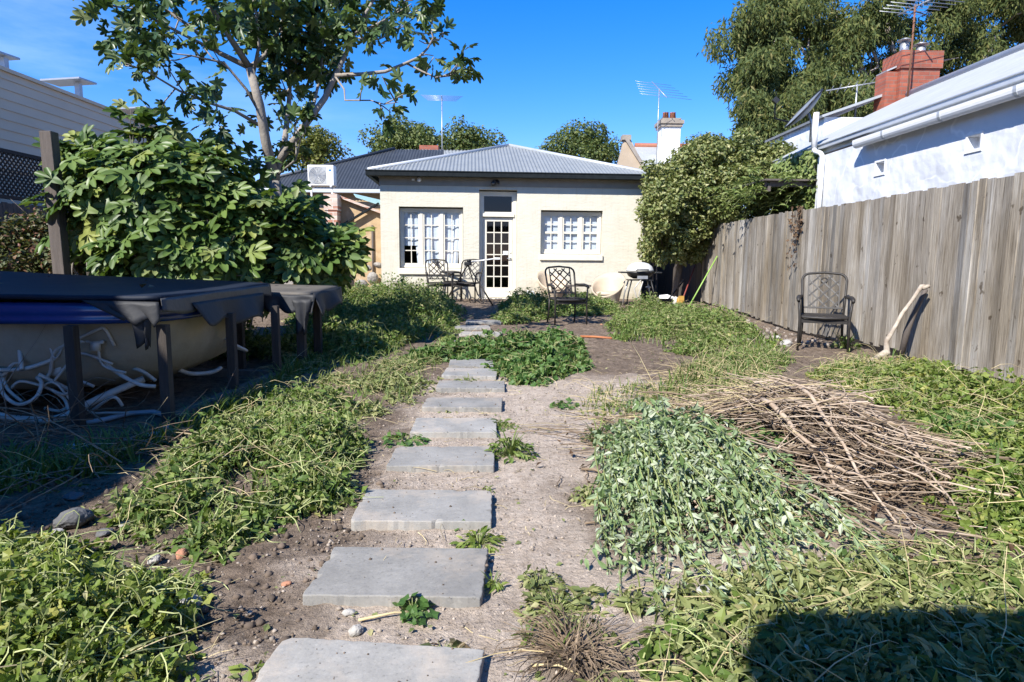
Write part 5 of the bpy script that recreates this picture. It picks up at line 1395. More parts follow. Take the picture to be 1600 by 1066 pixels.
def kettle():
    a = gp(829, 472); t = thing('watering_can', 'small pale teal watering can in the weeds by the door', 'watering can', (a.x, a.y, a.z)); m = MB()
    m.lathe([(.10, 0), (.115, .02), (.10, .15), (.085, .165), (.05, .17), (0, .17)], (a.x, a.y, a.z + .02), 18); m.build('body', M['teal'], t)
    m = MB(); m.tube([(a.x - .1, a.y, a.z + .13), (a.x - .07, a.y, a.z + .25), (a.x + .06, a.y, a.z + .25), (a.x + .1, a.y, a.z + .13)], .012, 6); m.build('handle', M['white'], t)
    m = MB(); m.tube([(a.x + .09, a.y, a.z + .06), (a.x + .2, a.y - .02, a.z + .17)], .016, 6, True, .012); m.build('spout', M['teal'], t)
kettle()

# tools and bits at the end of the fence
M['limepole'] = mat('lime_painted_pole', (.26, .42, .10), (.22, .36, .08), 9, .5, .05)
M['redpole'] = mat('red_painted_pole', (.24, .05, .04), (.18, .04, .03), 9, .5, .05)
M['yellow'] = mat('yellow_plastic', (.45, .27, .06), (.38, .22, .05), 9, .5, .05)
M['orange'] = mat('orange_rod', (.42, .16, .06), (.34, .12, .05), 9, .6, .05)
def tool(b, tp, r, m, label, head=None, hm=None, name='garden_tool'):
    b = Vector(b); tp = Vector(tp); t = thing(name, label, 'garden tool', b)
    q = MB(); q.tube([b, b.lerp(tp, .5), tp], r, 8); q.build('pole', m, t)
    d = (b - tp).normalized(); h = MB()
    if head == 'broom':
        h.obox(b + Vector((0, 0, .06)), (.28, .06, .06))
        for k in range(12): h.bar(b + Vector((-.13 + .024 * k, 0, .05)), b + Vector((-.14 + .0255 * k, 0, -.03)), .02, .05)
    elif head == 'rake':
        h.bar(b + Vector((-.02, -.2, .03)), b + Vector((-.02, .2, .03)), .025, .025)
        for k in range(9): h.bar(b + Vector((-.02, -.19 + .047 * k, .03)), b + Vector((-.06, -.19 + .047 * k, -.03)), .008, .008)
    elif head == 'trimmer':
        h.lathe([(.0, -.02), (.07, -.02), (.09, .03), (.08, .12), (.05, .16), (0, .17)], b + Vector((0, 0, .03)), 14); h.obox(b + Vector((.0, -.05, .16)), (.10, .08, .10))
    if head: h.build('head', hm, t)
g0 = gp(1076, 482); tool((g0.x, g0.y, g0.z + .03), (4.57, g0.y + .35, 1.20), .015, M['limepole'], 'lime green pole leaning on the end of the paling fence', 'rake', M['limepole'])
g1 = gp(1067, 480); tool((g1.x, g1.y + .2, g1.z + .02), (4.57, 15.1, 1.15), .014, M['redpole'], 'red-handled tool with a yellow head leaning beside the lime pole', 'trimmer', M['yellow'])
g2 = gp(1046, 478); tool((g2.x, g2.y + .3, g2.z + .05), (4.5, 15.9, .62), .018, M['black'], 'black-handled broom leaning low in the shaded passage', 'broom', M['black'])
for (px, py, s, m, lab) in ((1040, 474, .17, 'white', 'crumpled white plastic bag by the passage entrance'), (1056, 476, .13, 'pvc', 'crumpled off-white bag next to the yellow tool head')):
    q = gp(px, py); V, F = place(lump(), np.array([[q.x, q.y, q.z + s * .5]]), UP[None], np.array([[1., 0, 0]]), s); V = V * 1.0; V += rng.normal(size=V.shape) * s * .18
    o = mesh_np('plastic_bag', V, [F], M[m]); tag(o, lab, 'bag')
q = gp(907, 528); q2 = gp(956, 531); o = MB().tube([q + Vector((0, 0, .02)), (q + q2) / 2 + Vector((0, .02, .025)), q2 + Vector((0, 0, .02))], .016, 6).build('orange_stick', M['orange']); tag(o, 'thin orange rod lying on the soil near the lone chair', 'rod')

# driftwood-like branches leaning on the fence
def branch(pts, r, m, label, side=()):
    P = [Vector(p) for p in pts]; t = thing('dead_branch', label, 'branch', P[0]); mb = MB(); mb.tube(P, r, 9)
    for s_, r2 in side: mb.tube(s_, r2, 7)
    o = mb.build('limb', m, t)
M['driftwood'] = mat('bleached_driftwood', (.50, .44, .36), (.22, .17, .13), 11, .8, .5, 22, .015)
b0 = gp(1352, 572); tp = atX(1445, 447, 4.45)
def lrp(px, py, f):
    Y = b0.y + (tp.y - b0.y) * f; return atY(px, py, Y)
branch([b0 + Vector((0, 0, .02)), lrp(1386, 550, .2), lrp(1385, 533, .3), lrp(1399, 510, .5), lrp(1409, 491, .65), lrp(1426, 468, .8), lrp(1440, 447, .97), lrp(1446, 446, 1)], [.020, .040, .026, .020, .021, .018, .022, .012], M['driftwood'], 'bleached crooked branch leaning on the paling fence beside the metal chair', [([lrp(1440, 450, .97), lrp(1452, 447, 1.0)], [.028, .02])])
d0 = gp(1406, 566); branch([d0, atX(1416, 520, 4.40), atX(1430, 485, 4.48), atX(1447, 452, 4.54)], [.030, .034, .03, .024], M['wood_dark'], 'dark stake leaning on the fence behind the bleached branch')

# ------------------------------------------------------------------ the old spa with its timber frame and cover
M['navy'] = mat('faded_navy_vinyl', (.008, .013, .026), (.015, .021, .036), 2.5, .65, .3, 6, .02, spec=.22)
M['grey_vinyl'] = mat('dusty_grey_vinyl', (.060, .062, .066), (.032, .034, .038), 3, .5, .35, 8, .02)  # side of the navy cover: sky light on it put in as lighter grey
M['black_vinyl'] = mat('black_weathered_vinyl', (.020, .021, .024), (.034, .035, .038), 4, .6, .4, 12, .01, spec=.3)
M['rim_blue'] = mat('blue_acrylic', (.012, .035, .16), (.02, .05, .20), 3, .25, .05, spec=.5, coat=.3)
M['fibreglass'] = mat('buff_fibreglass', (.36, .315, .235), (.25, .215, .155), 3.5, .7, .35, 14, .015)
M['post_dark'] = mat('dark_wet_timber', (.038, .031, .027), (.065, .054, .046), 5, .85, .5, 30, .01, (6, 6, .5))  # spa posts: the shade they stand in is darkened into the timber colour
def spa():
    t = thing('spa_pool', 'old buff fibreglass spa with blue rim and tangled pipes, set in a timber frame', 'spa', (-3.6, 5.0, 0))
    cx, cy = -3.62, 5.05
    lv = [(.735, 1.40, .94), (.70, 1.39, .93), (.60, 1.38, .92), (.45, 1.36, .89), (.30, 1.27, .82), (.19, 1.05, .68), (.13, .6, .42)]
    n = 56; V, F = [], []
    for (z, a, b) in lv:
        for j in range(n):
            q = 2 * math.pi * j / n; e = .55; c, s = math.cos(q), math.sin(q)
            wob = 1 + .02 * math.sin(3 * q + z * 5)
            V.append((cx + a * wob * math.copysign(abs(c) ** e, c), cy + b * wob * math.copysign(abs(s) ** e, s), z))
    F = [((k + 1) * n + j, (k + 1) * n + (j + 1) % n, k * n + (j + 1) % n, k * n + j) for k in range(len(lv) - 1) for j in range(n)] + [tuple(range((len(lv) - 1) * n, len(lv) * n))[::-1]]
    MB().add(V, F, True).build('shell', M['fibreglass'], t)
    V, F = [], []
    rp = [(.0, .665), (.035, .665), (.05, .68), (.052, .70), (.042, .715), (.050, .73), (.05, .775), (.03, .80), (-.03, .805), (-.10, .805)]
    for (o, z) in rp:
        for j in range(n):
            q = 2 * math.pi * j / n; e = .42; c, s = math.cos(q), math.sin(q); V.append((cx + (1.40 + o) * math.copysign(abs(c) ** e, c), cy + (.955 + o) * math.copysign(abs(s) ** e, s), z))
    F = [(k * n + j, k * n + (j + 1) % n, (k + 1) * n + (j + 1) % n, (k + 1) * n + j) for k in range(len(rp) - 1) for j in range(n)]
    MB().add(V, F, True).build('rim', M['rim_blue'], t)
    # timber frame
    yn = 4.02; posts = [(-2.70, yn), (-2.17, 4.10), (-2.12, 5.0), (-2.05, 5.78), (-3.6, yn - .03), (-4.7, yn), (-2.5, 6.1), (-3.9, 6.15), (-5.05, 6.1)]
    for (x, y) in posts: MB().box((x - .03, y - .03, gzf(x, y) - .05), (x + .03, y + .03, .665)).build('post', M['post_dark'], t)
    for (a, b) in (((-2.17, 4.15, .03), (-2.05, 5.73, .03)), ((-2.10, 5.82, .03), (-5.0, 6.14, .03))): MB().bar(a, b, .09, .07).build('rail', M['wood_grey'], t)
    def pipe(pts, r, y, m='pvc', nm='pipe'):
        P = [Vector(atY(px, py, y + d)) for (px, py, d) in pts]
        Q = []
        for k in range(len(P) - 1):
            p0, p1, p2, p3 = P[max(0, k - 1)], P[k], P[k + 1], P[min(len(P) - 1, k + 2)]
            for s in range(5):
                u = s / 5; Q.append(.5 * ((2 * p1) + (p2 - p0) * u + (2 * p0 - 5 * p1 + 4 * p2 - p3) * u * u + (3 * p1 - p0 - 3 * p2 + p3) * u ** 3))
        Q.append(P[-1]); MB().tube(Q, r, 8).build(nm, M[m], t)
    pipe([(-40, 640, -.1), (0, 650, -.1), (30, 655, -.05), (85, 655, 0), (120, 640, .05), (165, 618, .2), (225, 592, .35)], 0.0246, 4.1)
    pipe([(-40, 575, .0), (0, 578, 0), (35, 577, 0), (70, 567, .05), (105, 553, .08), (130, 553, .1), (148, 557, .1), (180, 580, .08), (215, 600, .05), (243, 604, .1)], 0.0139, 4.15)
    pipe([(28, 508, .1), (30, 540, .08), (34, 578, 0)], 0.0139, 4.12)
    pipe([(34, 508, .15), (45, 535, .12), (75, 555, .12), (110, 568, .2)], .013, 4.16)
    pipe([(-30, 548, .12), (0, 553, .1), (30, 562, .1), (60, 566, .12)], 0.0164, 4.16)
    pipe([(-30, 532, .14), (0, 541, .12), (35, 548, .14), (60, 565, .2)], 0.0180, 4.2)
    pipe([(0, 590, .1), (5, 615, .0), (28, 632, -.02), (55, 622, .0), (65, 600, .05), (58, 590, .1)], 0.0123, 4.1, 'pvc', 'hose')
    pipe([(3, 583, .12), (12, 608, .05), (35, 628, .05)], .011, 4.1, 'pvc', 'hose')
    pipe([(60, 585, .05), (90, 600, .1), (130, 620, .15)], .014, 4.15)
    pipe([(200, 574, .2), (222, 580, .2), (243, 595, .25)], 0.0131, 4.2)
    for k in range(9):
        x0 = rng.uniform(-30, 150); y0 = rng.uniform(520, 610); q = []
        for s in range(6): q.append((x0, y0, .06 + .06 * rng.random())); x0 += rng.uniform(8, 42); y0 = min(645, max(515, y0 + rng.uniform(-34, 38)))
        pipe(q, rng.uniform(.007, .013), 4.12, 'pvc', 'hose')
    pipe([(280, 578, .3), (300, 584, .4), (330, 582, .5), (345, 575, .6)], 0.0164, 4.5)
    pipe([(335, 540, .6), (345, 526, .6), (365, 538, .6), (385, 548, .7), (360, 540, .7)], 0.0131, 4.6)
    pipe([(70, 638, .1), (95, 642, .1), (112, 630, .15)], .011, 4.15, 'pvc', 'hose')
    c = MB(); p = atY(150, 548, 4.2); c.lathe([(0, 0), (.03, 0), (.03, .05), (.02, .06), (0, .06)], p, 10); c.build('fitting', M['pvc'], t); c = MB(); p = atY(95, 575, 4.3); c.lathe([(0, 0), (.045, 0), (.045, .06), (0, .06)], p, 12, Matrix.Rotation(R(90), 3, 'X')); c.build('fitting', M['pvc'], t)
spa()
def sheet(cor, nx, ny, fz, m, name, parent, thick=.0):
    """bilinear sheet between four corners with a height function fz(u,v)"""
    A, B, C, D = [Vector(c) for c in cor]; V = []
    for j in range(ny + 1):
        for i in range(nx + 1):
            u, v = i / nx, j / ny; p = A * (1 - u) * (1 - v) + B * u * (1 - v) + C * u * v + D * (1 - u) * v; V.append(p + fz(u, v))
    F = [(j * (nx + 1) + i, j * (nx + 1) + i + 1, (j + 1) * (nx + 1) + i + 1, (j + 1) * (nx + 1) + i) for j in range(ny) for i in range(nx)]
    o = MB().add(V, F, True).build(name, m, parent)
    if thick: s = o.modifiers.new('solid', 'SOLIDIFY'); s.thickness = thick; s.offset = -1
    return o
def spa_cover():
    t = thing('spa_cover', 'faded navy spa cover with torn skirt lying on the old spa', 'cover', (-3.6, 5.0, .8))
    nz = lambda u, v: Vector((0, 0, .012 * (fnoise(np.array([u * 14 + v * 3]), np.array([v * 5 - u * 2]), 1, 55, 3)[0] - .5) + .022 * (fnoise(np.array([u * 3]), np.array([v * 3]), 1, 5, 3)[0] - .5) - .03 * math.sin(math.pi * min(1, v)) * math.sin(math.pi * u)))
    sheet([(-5.3, 4.0, .875), (-2.17, 4.05, .845), (-2.22, 6.15, .855), (-5.3, 6.25, .965)], 40, 24, nz, M['navy'], 'top', t, .03)
    def fl(amp, ph): return lambda u, v: Vector((amp * v * math.sin(u * 9 + ph), amp * v * math.cos(u * 13 + ph * 2), -.05 * v * math.sin(u * 7 + ph) ** 2))
    sheet([(-2.155, 4.06, .835), (-2.20, 6.1, .845), (-2.19, 6.1, .76), (-2.14, 4.04, .765)], 30, 5, fl(.006, .4), M['grey_vinyl'], 'skirt', t, .004)
    sheet([(-2.15, 4.45, .78), (-2.17, 5.85, .78), (-2.10, 5.70, .58), (-2.10, 4.55, .66)], 24, 8, fl(.035, 1.2), M['black_vinyl'], 'skirt', t, .004)
    sheet([(-2.60, 3.985, .825), (-2.15, 4.03, .815), (-2.13, 4.02, .70), (-2.35, 3.98, .73)], 20, 5, fl(.012, 2.2), M['black_vinyl'], 'skirt', t, .004)
    sheet([(-2.32, 3.985, .72), (-2.20, 4.03, .72), (-2.22, 4.03, .55), (-2.27, 4.0, .58)], 10, 6, fl(.02, 3.2), M['black_vinyl'], 'skirt', t, .004)
    u = thing('board_cover', 'dusty dark board cover with ragged cloth hanging off its end, behind the spa', 'cover', (-3.6, 6.9, .7))
    nz2 = lambda u_, v: Vector((0, 0, .02 * (fnoise(np.array([u_ * 5]), np.array([v * 3]), 1, 15, 3)[0] - .5)))
    sheet([(-5.6, 6.30, .86), (-1.88, 6.22, .755), (-1.80, 7.05, .79), (-5.6, 7.35, .86)], 34, 12, nz2, M['dusty'], 'board', u, .035)
    sheet([(-2.35, 6.17, .74), (-1.80, 6.19, .745), (-1.82, 6.17, .60), (-2.3, 6.16, .63)], 20, 6, fl(.03, .9), M['black_vinyl'], 'cloth', u, .004)
    sheet([(-2.02, 6.15, .70), (-1.83, 6.16, .70), (-1.88, 6.15, .40), (-1.96, 6.14, .42)], 10, 8, fl(.03, 2.9), M['black_vinyl'], 'cloth', u, .004)
    sheet([(-1.83, 6.2, .76), (-1.76, 7.0, .79), (-1.70, 6.95, .66), (-1.76, 6.2, .58)], 16, 6, fl(.03, 1.9), M['black_vinyl'], 'cloth', u, .004)
    for (x, y) in ((-1.98, 6.32), (-2.0, 6.95), (-3.4, 7.0), (-4.8, 7.2)): MB().box((x - .045, y - .045, -.05), (x + .03, y + .03, .70)).build('post', M['post_dark'], u)
M['dusty'] = mat('dusty_boards', (.075, .068, .06), (.14, .125, .105), 2.4, .85, .3, 20, .01)
spa_cover()
a = atX(62, 212, -4.95); o = MB().bar((-4.80, 7.1, -.05), (-4.84, 7.1, 2.40), .125, .125).build('timber_post', M['wood_dark'], bevel=.006); tag(o, 'tall bare square timber post standing behind the spa cover', 'post')
def gh(px, py, dz=.02): q = gp(px, py); return (q.x, q.y, q.z + dz)
P = [gh(188, 696), gh(215, 690), gh(248, 682), gh(266, 668), gh(264, 655), gh(240, 648), gh(205, 650), gh(165, 660), gh(120, 668)]
o = MB().tube(P, .017, 8).build('garden_hose', M['hose']); tag(o, 'grey-blue hose curling on the ground by the spa post', 'hose')
P = [gh(100, 706), gh(115, 704), gh(140, 703)]; o = MB().tube(P, .02, 8).build('pipe_offcut', M['hose']); tag(o, 'short pale pipe offcut lying in shaded grass before the spa', 'pipe')
# ------------------------------------------------------------------ weeds, cuttings and brush in the yard
def wpoly(pts): return [(gp(*p).x, gp(*p).y) for p in pts]

def weeds(label, poly, nplants, h0, h1, k, leaf, T, m, spread=.10, stem=True, grass=0, gh=.16, edge=.25, straw=0, seed=1, name='weed_patch', lean=.25, extra=None, clump=1.6, thin=.32, runners=.7):
    """a patch of leafy plants: each has a stem and k leaves round it; patchy by a noise field"""
    x, y = sample_poly(poly, nplants); f = fnoise(x, y, clump, seed, 3); keep = (f > thin - .12 * rng.random(nplants)); x, y, f = x[keep], y[keep], f[keep]; n = len(x)
    ed = np.clip(edge_dist(x, y, poly) / edge, .22, 1); h = (h0 + (h1 - h0) * np.clip((f - .3) * 2.2, 0, 1) * rng.uniform(.6, 1.1, n)) * ed ** .7
    x = x + rng.normal(size=n) * .05; y = y + rng.normal(size=n) * .05
    B = np.stack([x, y, gz(x, y) - .01], 1); D = UP + rvec(n, lean); tip = B + nrm(D) * h[:, None]
    t = rng.uniform(.22, 1.0, (n, k)) ** .75; az = rng.uniform(0, 2 * np.pi, (n, k)); O = np.stack([np.cos(az), np.sin(az), np.zeros_like(az)], 2)
    sp = spread * (1.15 - .75 * t) * rng.uniform(.4, 1.1, (n, k)) * np.clip(h / max(h1, .01), .45, 1)[:, None]
    P = B[:, None] + (tip - B)[:, None] * t[:, :, None] + O * sp[:, :, None]
    P = P.reshape(-1, 3); O = O.reshape(-1, 3); N = UP * .85 + O * .35 + rvec(len(P), .62); A = O + UP * .1 + rvec(len(P), .5)
    S = leaf * .82 * rng.uniform(.45, 1.45, len(P))
    m2, T2 = (extra or (GREEN['cut'], T_SPEAR)); q = rng.random(len(P)) < .72
    pa = place(T, P[q], N[q], A[q], S[q]); pb = place(T2, P[~q], N[~q], A[~q], S[~q])
    parts = [pa, pb]; mats = [m, m2]; idx = [np.zeros(len(pa[1])), np.ones(len(pb[1]))]
    nr = int(n * runners); pick = rng.integers(0, n, nr); RB = tip[pick] * .75 + B[pick] * .25 + rvec(nr, .03)
    V, F = twigs(arcs(RB, rvec(nr) * np.array([1, 1, .5]) + UP * .25, rng.uniform(.06, .20, nr) * (.6 + leaf * 8), .45, .14, 6), .0024, .0012, 3); parts.append((V, F)); mats.append(M['pale_stem']); idx.append(np.full(len(F), 2))
    if stem:
        V, F = twigs(np.stack([B, (B + tip) / 2 + rvec(n, .008), tip], 1), .003, .0015, 3); parts.append((V, F)); mats.append(M['green_stem']); idx.append(np.full(len(F), len(mats) - 1))
    if grass:
        gx, gy = sample_poly(poly, grass); G = np.stack([gx, gy, gz(gx, gy) - .005], 1); d = rvec(grass) * np.array([1, 1, 0]); A = UP * 1.0 + nrm(d) * rng.uniform(.15, 1.1, (grass, 1)); N = nrm(d) * -1 + UP * .4
        V, F = place(T_BLADE, G, -N * -1, A, gh * rng.uniform(.5, 1.3, grass)); parts.append((V, F)); mats.append(GREEN['grass']); idx.append(np.full(len(F), len(mats) - 1))
    if straw:
        gx, gy = sample_poly(poly, straw); G = np.stack([gx, gy, gz(gx, gy) + rng.uniform(.0, h1 * .7, straw)], 1)
        V, F = twigs(arcs(G, rvec(straw) * np.array([1, 1, .25]) + UP * .12, rng.uniform(.10, .38, straw), .15, .08, 5), .0020, .001, 3); parts.append((V, F)); mats.append(M['straw']); idx.append(np.full(len(F), len(mats) - 1))
    Vs, Fs = merge(parts); o = mesh_np(name, Vs, Fs, mats, midx=np.concatenate(idx)); tag(o, label, 'weeds', kind='stuff'); return o

G_ = GREEN
M['pale_stem'] = mat('pale_green_stem', (.34, .36, .17), (.24, .27, .10), 9, .6, .0, island=.35)
weeds('bright yellow-green leafy weeds filling the lower corner opposite the shadow', wpoly([(-120, 850), (40, 868), (110, 878), (170, 905), (250, 900), (282, 945), (262, 1000), (225, 1070), (180, 1180), (-300, 1180)]), 2100, .03, .25, 18, .035, T_MALLOW, G_['lime'], .075, True, 160, .17, .12, 60, 3, clump=2.4, thin=.44)
weeds('leafy green weeds heaped along the path at the edge of the shade', wpoly([(200, 815), (240, 770), (300, 715), (390, 665), (470, 640), (560, 640), (560, 690), (535, 730), (545, 775), (500, 800), (440, 815), (380, 850), (330, 880), (290, 870), (230, 850)]), 2100, .02, .27, 15, .046, T_OVATE, G_['weed'], .085, True, 380, .15, .14, 110, 5, clump=2.3, thin=.505)
weeds('low flattened weeds and clippings between the shade and the middle pavers', wpoly([(400, 660), (430, 620), (500, 588), (600, 566), (690, 560), (680, 590), (640, 625), (590, 650), (540, 660), (470, 650)]), 760, .01, .12, 12, .058, T_SPEAR, G_['cut'], .08, True, 420, .12, .2, 90, 6, clump=2.0, thin=.52)
weeds('tall dense bushy weeds growing by the outbuilding corner', wpoly([(450, 520), (455, 492), (520, 478), (600, 474), (690, 476), (722, 492), (700, 512), (640, 540), (560, 560), (480, 560)]), 2300, .06, .72, 16, .066, T_OVATE, G_['weed'], .12, True, 700, .28, .4, 0, 8, clump=1.3, thin=.30)
weeds('lighter feathery weeds against the stone rubble beside the cottage', wpoly([(480, 482), (520, 468), (600, 468), (608, 474), (560, 484)]), 620, .15, .75, 18, .055, T_SPEAR, G_['lime'], .12, True, 200, .3, .4, 0, 9, clump=.9, thin=.2)
weeds('bushy green weeds spreading before the glazed door', wpoly([(775, 498), (785, 482), (840, 478), (960, 480), (965, 490), (930, 494), (860, 496), (815, 506), (790, 508)]), 1400, .04, .50, 16, .062, T_OVATE, G_['weed'], .12, True, 250, .2, .3, 0, 10, clump=1.6, thin=.32)
weeds('broad-leaved mallow weeds crossing the middle of the path', wpoly([(630, 572), (650, 556), (700, 550), (800, 545), (840, 535), (905, 545), (915, 575), (880, 596), (820, 604), (790, 590), (760, 566), (700, 566)]), 900, .05, .34, 13, .075, T_MALLOW, G_['mallow'], .11, True, 400, .18, .25, 40, 12, clump=1.9, thin=.42)
weeds('mixed bright weeds spreading toward the paling fence', wpoly([(952, 512), (965, 492), (1010, 484), (1075, 486), (1125, 494), (1170, 515), (1215, 545), (1150, 556), (1090, 560), (1030, 545), (970, 535)]), 2600, .03, .46, 15, .056, T_OVATE, G_['weed'], .11, True, 1100, .20, .3, 160, 14, clump=1.5, thin=.44)
weeds('patchy low grass and weeds beyond the brush pile', wpoly([(1060, 590), (1100, 560), (1200, 550), (1240, 560), (1200, 590), (1120, 605)]), 420, .02, .13, 12, .05, T_SPEAR, G_['weed'], .08, True, 900, .13, .25, 260, 15)
weeds('yellow-green leafy weeds along the foot of the paling fence', wpoly([(1340, 575), (1410, 568), (1500, 596), (1620, 640), (1900, 760), (1900, 900), (1620, 870), (1540, 850), (1480, 800), (1440, 740), (1460, 690), (1420, 640), (1350, 600)]), 1700, .03, .32, 14, .052, T_MALLOW, G_['lime'], .11, True, 450, .20, .25, 160, 16, clump=1.9, thin=.47)
weeds('blue-green taller weeds at the fence edge of the brush pile', wpoly([(1440, 660), (1500, 640), (1620, 700), (1700, 860), (1560, 850), (1500, 800)]), 420, .08, .34, 14, .068, T_OVATE, G_['mallow'], .12, True, 100, .2, .3, 60, 17, clump=1.8)
weeds('wilted pulled weeds lying flat across the lower corner', wpoly([(880, 990), (900, 945), (990, 930), (1150, 905), (1330, 880), (1420, 850), (1560, 850), (1900, 880), (2100, 1180), (900, 1180), (830, 1070)]), 1250, .01, .11, 14, .052, T_SPEAR, G_['cut'], .10, True, 200, .09, .12, 110, 18, lean=1.1, clump=2.4, thin=.50, runners=.4)
weeds('broader leaves scattered over the wilted cuttings', wpoly([(1000, 1010), (1150, 930), (1400, 880), (1620, 880), (1900, 1100), (1000, 1180)]), 480, .02, .10, 7, .062, T_OVATE, G_['weed'], .10, True, 0, .1, .15, 0, 19, lean=.8)
weeds('shaded grass and weeds before the old spa', wpoly([(-150, 800), (60, 770), (200, 730), (260, 700), (400, 640), (440, 600), (500, 570), (470, 560), (420, 610), (330, 650), (260, 690), (100, 720), (-150, 740)]), 700, .02, .14, 12, .05, T_SPEAR, G_['weed'], .08, True, 1800, .16, .2, 300, 20)
weeds('rank weeds in the gap between spa and fig thicket', [(-4.2, 6.9), (-1.5, 6.7), (-1.3, 8.2), (-2.6, 8.6), (-4.4, 7.6)], 700, .1, .5, 14, .065, T_OVATE, G_['weed'], .12, True, 300, .25, .3, 0, 31, thin=.2)
weeds('thin shaded weeds on bare soil behind the spa', wpoly([(430, 600), (440, 555), (520, 545), (600, 545), (640, 550), (560, 570)]), 240, .02, .12, 10, .05, T_OVATE, G_['weed'], .08, True, 500, .14, .3, 40, 21)
weeds('short scattered weeds between brown soil and mallow', wpoly([(900, 650), (930, 610), (1010, 600), (1040, 620), (1000, 660), (940, 670)]), 130, .01, .08, 10, .045, T_SPEAR, G_['weed'], .06, True, 260, .10, .2, 120, 22)
weeds('thin weeds beside the shaded pavers', wpoly([(690, 545), (690, 500), (715, 500), (712, 545)]), 200, .03, .16, 10, .06, T_OVATE, G_['weed'], .08, True, 100, .12, .15, 0, 23)
weeds('straw-mixed low weeds between brush pile and palings', wpoly([(1270, 590), (1330, 565), (1420, 572), (1480, 640), (1440, 665), (1390, 640)]), 620, .02, .20, 12, .05, T_MALLOW, G_['lime'], .09, True, 500, .16, .2, 420, 33, thin=.36)
weeds('dry straw and sparse weeds along the near edge of the brush pile', wpoly([(1010, 640), (1060, 580), (1180, 575), (1200, 600), (1090, 650)]), 240, .01, .12, 10, .045, T_SPEAR, G_['cut'], .07, True, 420, .16, .2, 420, 34, thin=.4)
weeds('thin grass under the cottage wall', wpoly([(606, 474), (690, 474), (690, 470), (606, 468)]), 160, .05, .35, 10, .05, T_SPEAR, G_['cut'], .06, True, 160, .3, .15, 0, 24, thin=.2)

def tuft(px, py, label, r, n, leaf, T, m, h, blades=0, name='weed_tuft'):
    c = gp(px, py); t = rng.random(n); az = rng.uniform(0, 2 * np.pi, n); q = r * np.sqrt(rng.random(n)); O = np.stack([np.cos(az), np.sin(az), np.zeros(n)], 1)
    P = np.array(c) + O * q[:, None] + UP * (h * (1 - (q / r) ** 2 * .8) * (.3 + .7 * t))[:, None]
    V, F = place(T, P, UP + O * .5 + rvec(n, .4), O + UP * .3 + rvec(n, .3), leaf * rng.uniform(.6, 1.2, n)); parts = [(V, F)]; mats = [m]; idx = [np.zeros(len(F))]
    B = np.tile(np.array(c) - UP * .01, (n, 1)) + O * (q * .25)[:, None]; V, F = twigs(np.stack([B, (B + P) / 2 + UP * .01, P], 1), .0018, .001, 3); parts.append((V, F)); mats.append(M['green_stem']); idx.append(np.ones(len(F)))
    if blades:
        a = rng.uniform(0, 2 * np.pi, blades); d = np.stack([np.cos(a), np.sin(a), np.zeros(blades)], 1); V, F = place(T_BLADE, np.array(c) + d * .02 * rng.random((blades, 1)), UP * .5 - d, UP + d * rng.uniform(.3, 1.2, (blades, 1)), h * 1.5 * rng.uniform(.6, 1.2, blades)); parts.append((V, F)); mats.append(GREEN['grass']); idx.append(np.full(len(F), 2))
    Vs, Fs = merge(parts); o = mesh_np(name, Vs, Fs, mats, midx=np.concatenate(idx)); tag(o, label, 'weed', 'small weeds growing along the path')
tuft(748, 850, 'spreading yellow-green weed between the second and third pavers', .085, 70, .042, T_SPEAR, G_['lime'], .045, 26)
tuft(718, 824, 'tiny weed at the front corner of the third paver', .03, 12, .035, T_MALLOW, G_['mallow'], .03)
tuft(797, 712, 'dark bushy weed tuft beside the fourth paver', .13, 110, .055, T_SPEAR, G_['weed'], .11, 30)
tuft(782, 668, 'low weed tuft at the end of the fifth paver', .10, 60, .05, T_SPEAR, G_['weed'], .05, 20)
tuft(632, 690, 'flat leafy weed on bare soil between the fourth and fifth pavers', .13, 60, .06, T_OVATE, G_['mallow'], .05)
tuft(645, 960, 'small round-leaved weed in front of the second paver', .05, 24, .042, T_MALLOW, G_['mallow'], .06)
tuft(770, 918, 'little grassy weed at the near corner of the second paver', .03, 14, .035, T_SPEAR, G_['lime'], .04, 12)
tuft(882, 636, 'small bright weed alone on the brown soil', .10, 40, .05, T_MALLOW, G_['mallow'], .05)
tuft(826, 1000, 'spiky grass tuft beside the brown dead weed', .03, 8, .03, T_SPEAR, G_['weed'], .04, 40)
tuft(842, 915, 'olive half-dead weed on the sandy path', .075, 70, .032, T_OVATE, G_['cut'], .06)
tuft(762, 768, 'weed scrap lying on the third paver edge', .03, 10, .03, T_SPEAR, G_['lime'], .03)
tuft(690, 1020, 'dark reddish low weed by the nearest paver', .05, 20, .045, T_OVATE, G_['red'], .02)
tuft(706, 1058, 'wilted leaf cluster at the front of the nearest paver', .05, 20, .05, T_SPEAR, G_['cut'], .03)
tuft(728, 600, 'low weed strip in front of the seventh paver', .16, 90, .05, T_SPEAR, G_['cut'], .05, 30)
tuft(700, 640, 'low weed clippings in front of the sixth paver', .12, 40, .045, T_SPEAR, G_['cut'], .03, 20)
tuft(868, 955, 'olive trailing weed on the sand beside the pulled weeds', .12, 120, .04, T_OVATE, G_['cut'], .05, 20)
tuft(935, 690, 'brown seeding weed at the edge of the silvery heap', .10, 90, .035, T_SPEAR, G_['red'], .10, 20)
tuft(920, 780, 'dark weed remnant on the sand below the silvery heap', .09, 60, .04, T_OVATE, G_['cut'], .06, 16)
tuft(1140, 572, 'green grass tuft beyond the brush pile', .16, 90, .05, T_SPEAR, G_['weed'], .10, 80)
tuft(1425, 545, 'young leafy weed sprouting between stake and bleached branch', .22, 70, .07, T_SPEAR, G_['lime'], .30, 14)
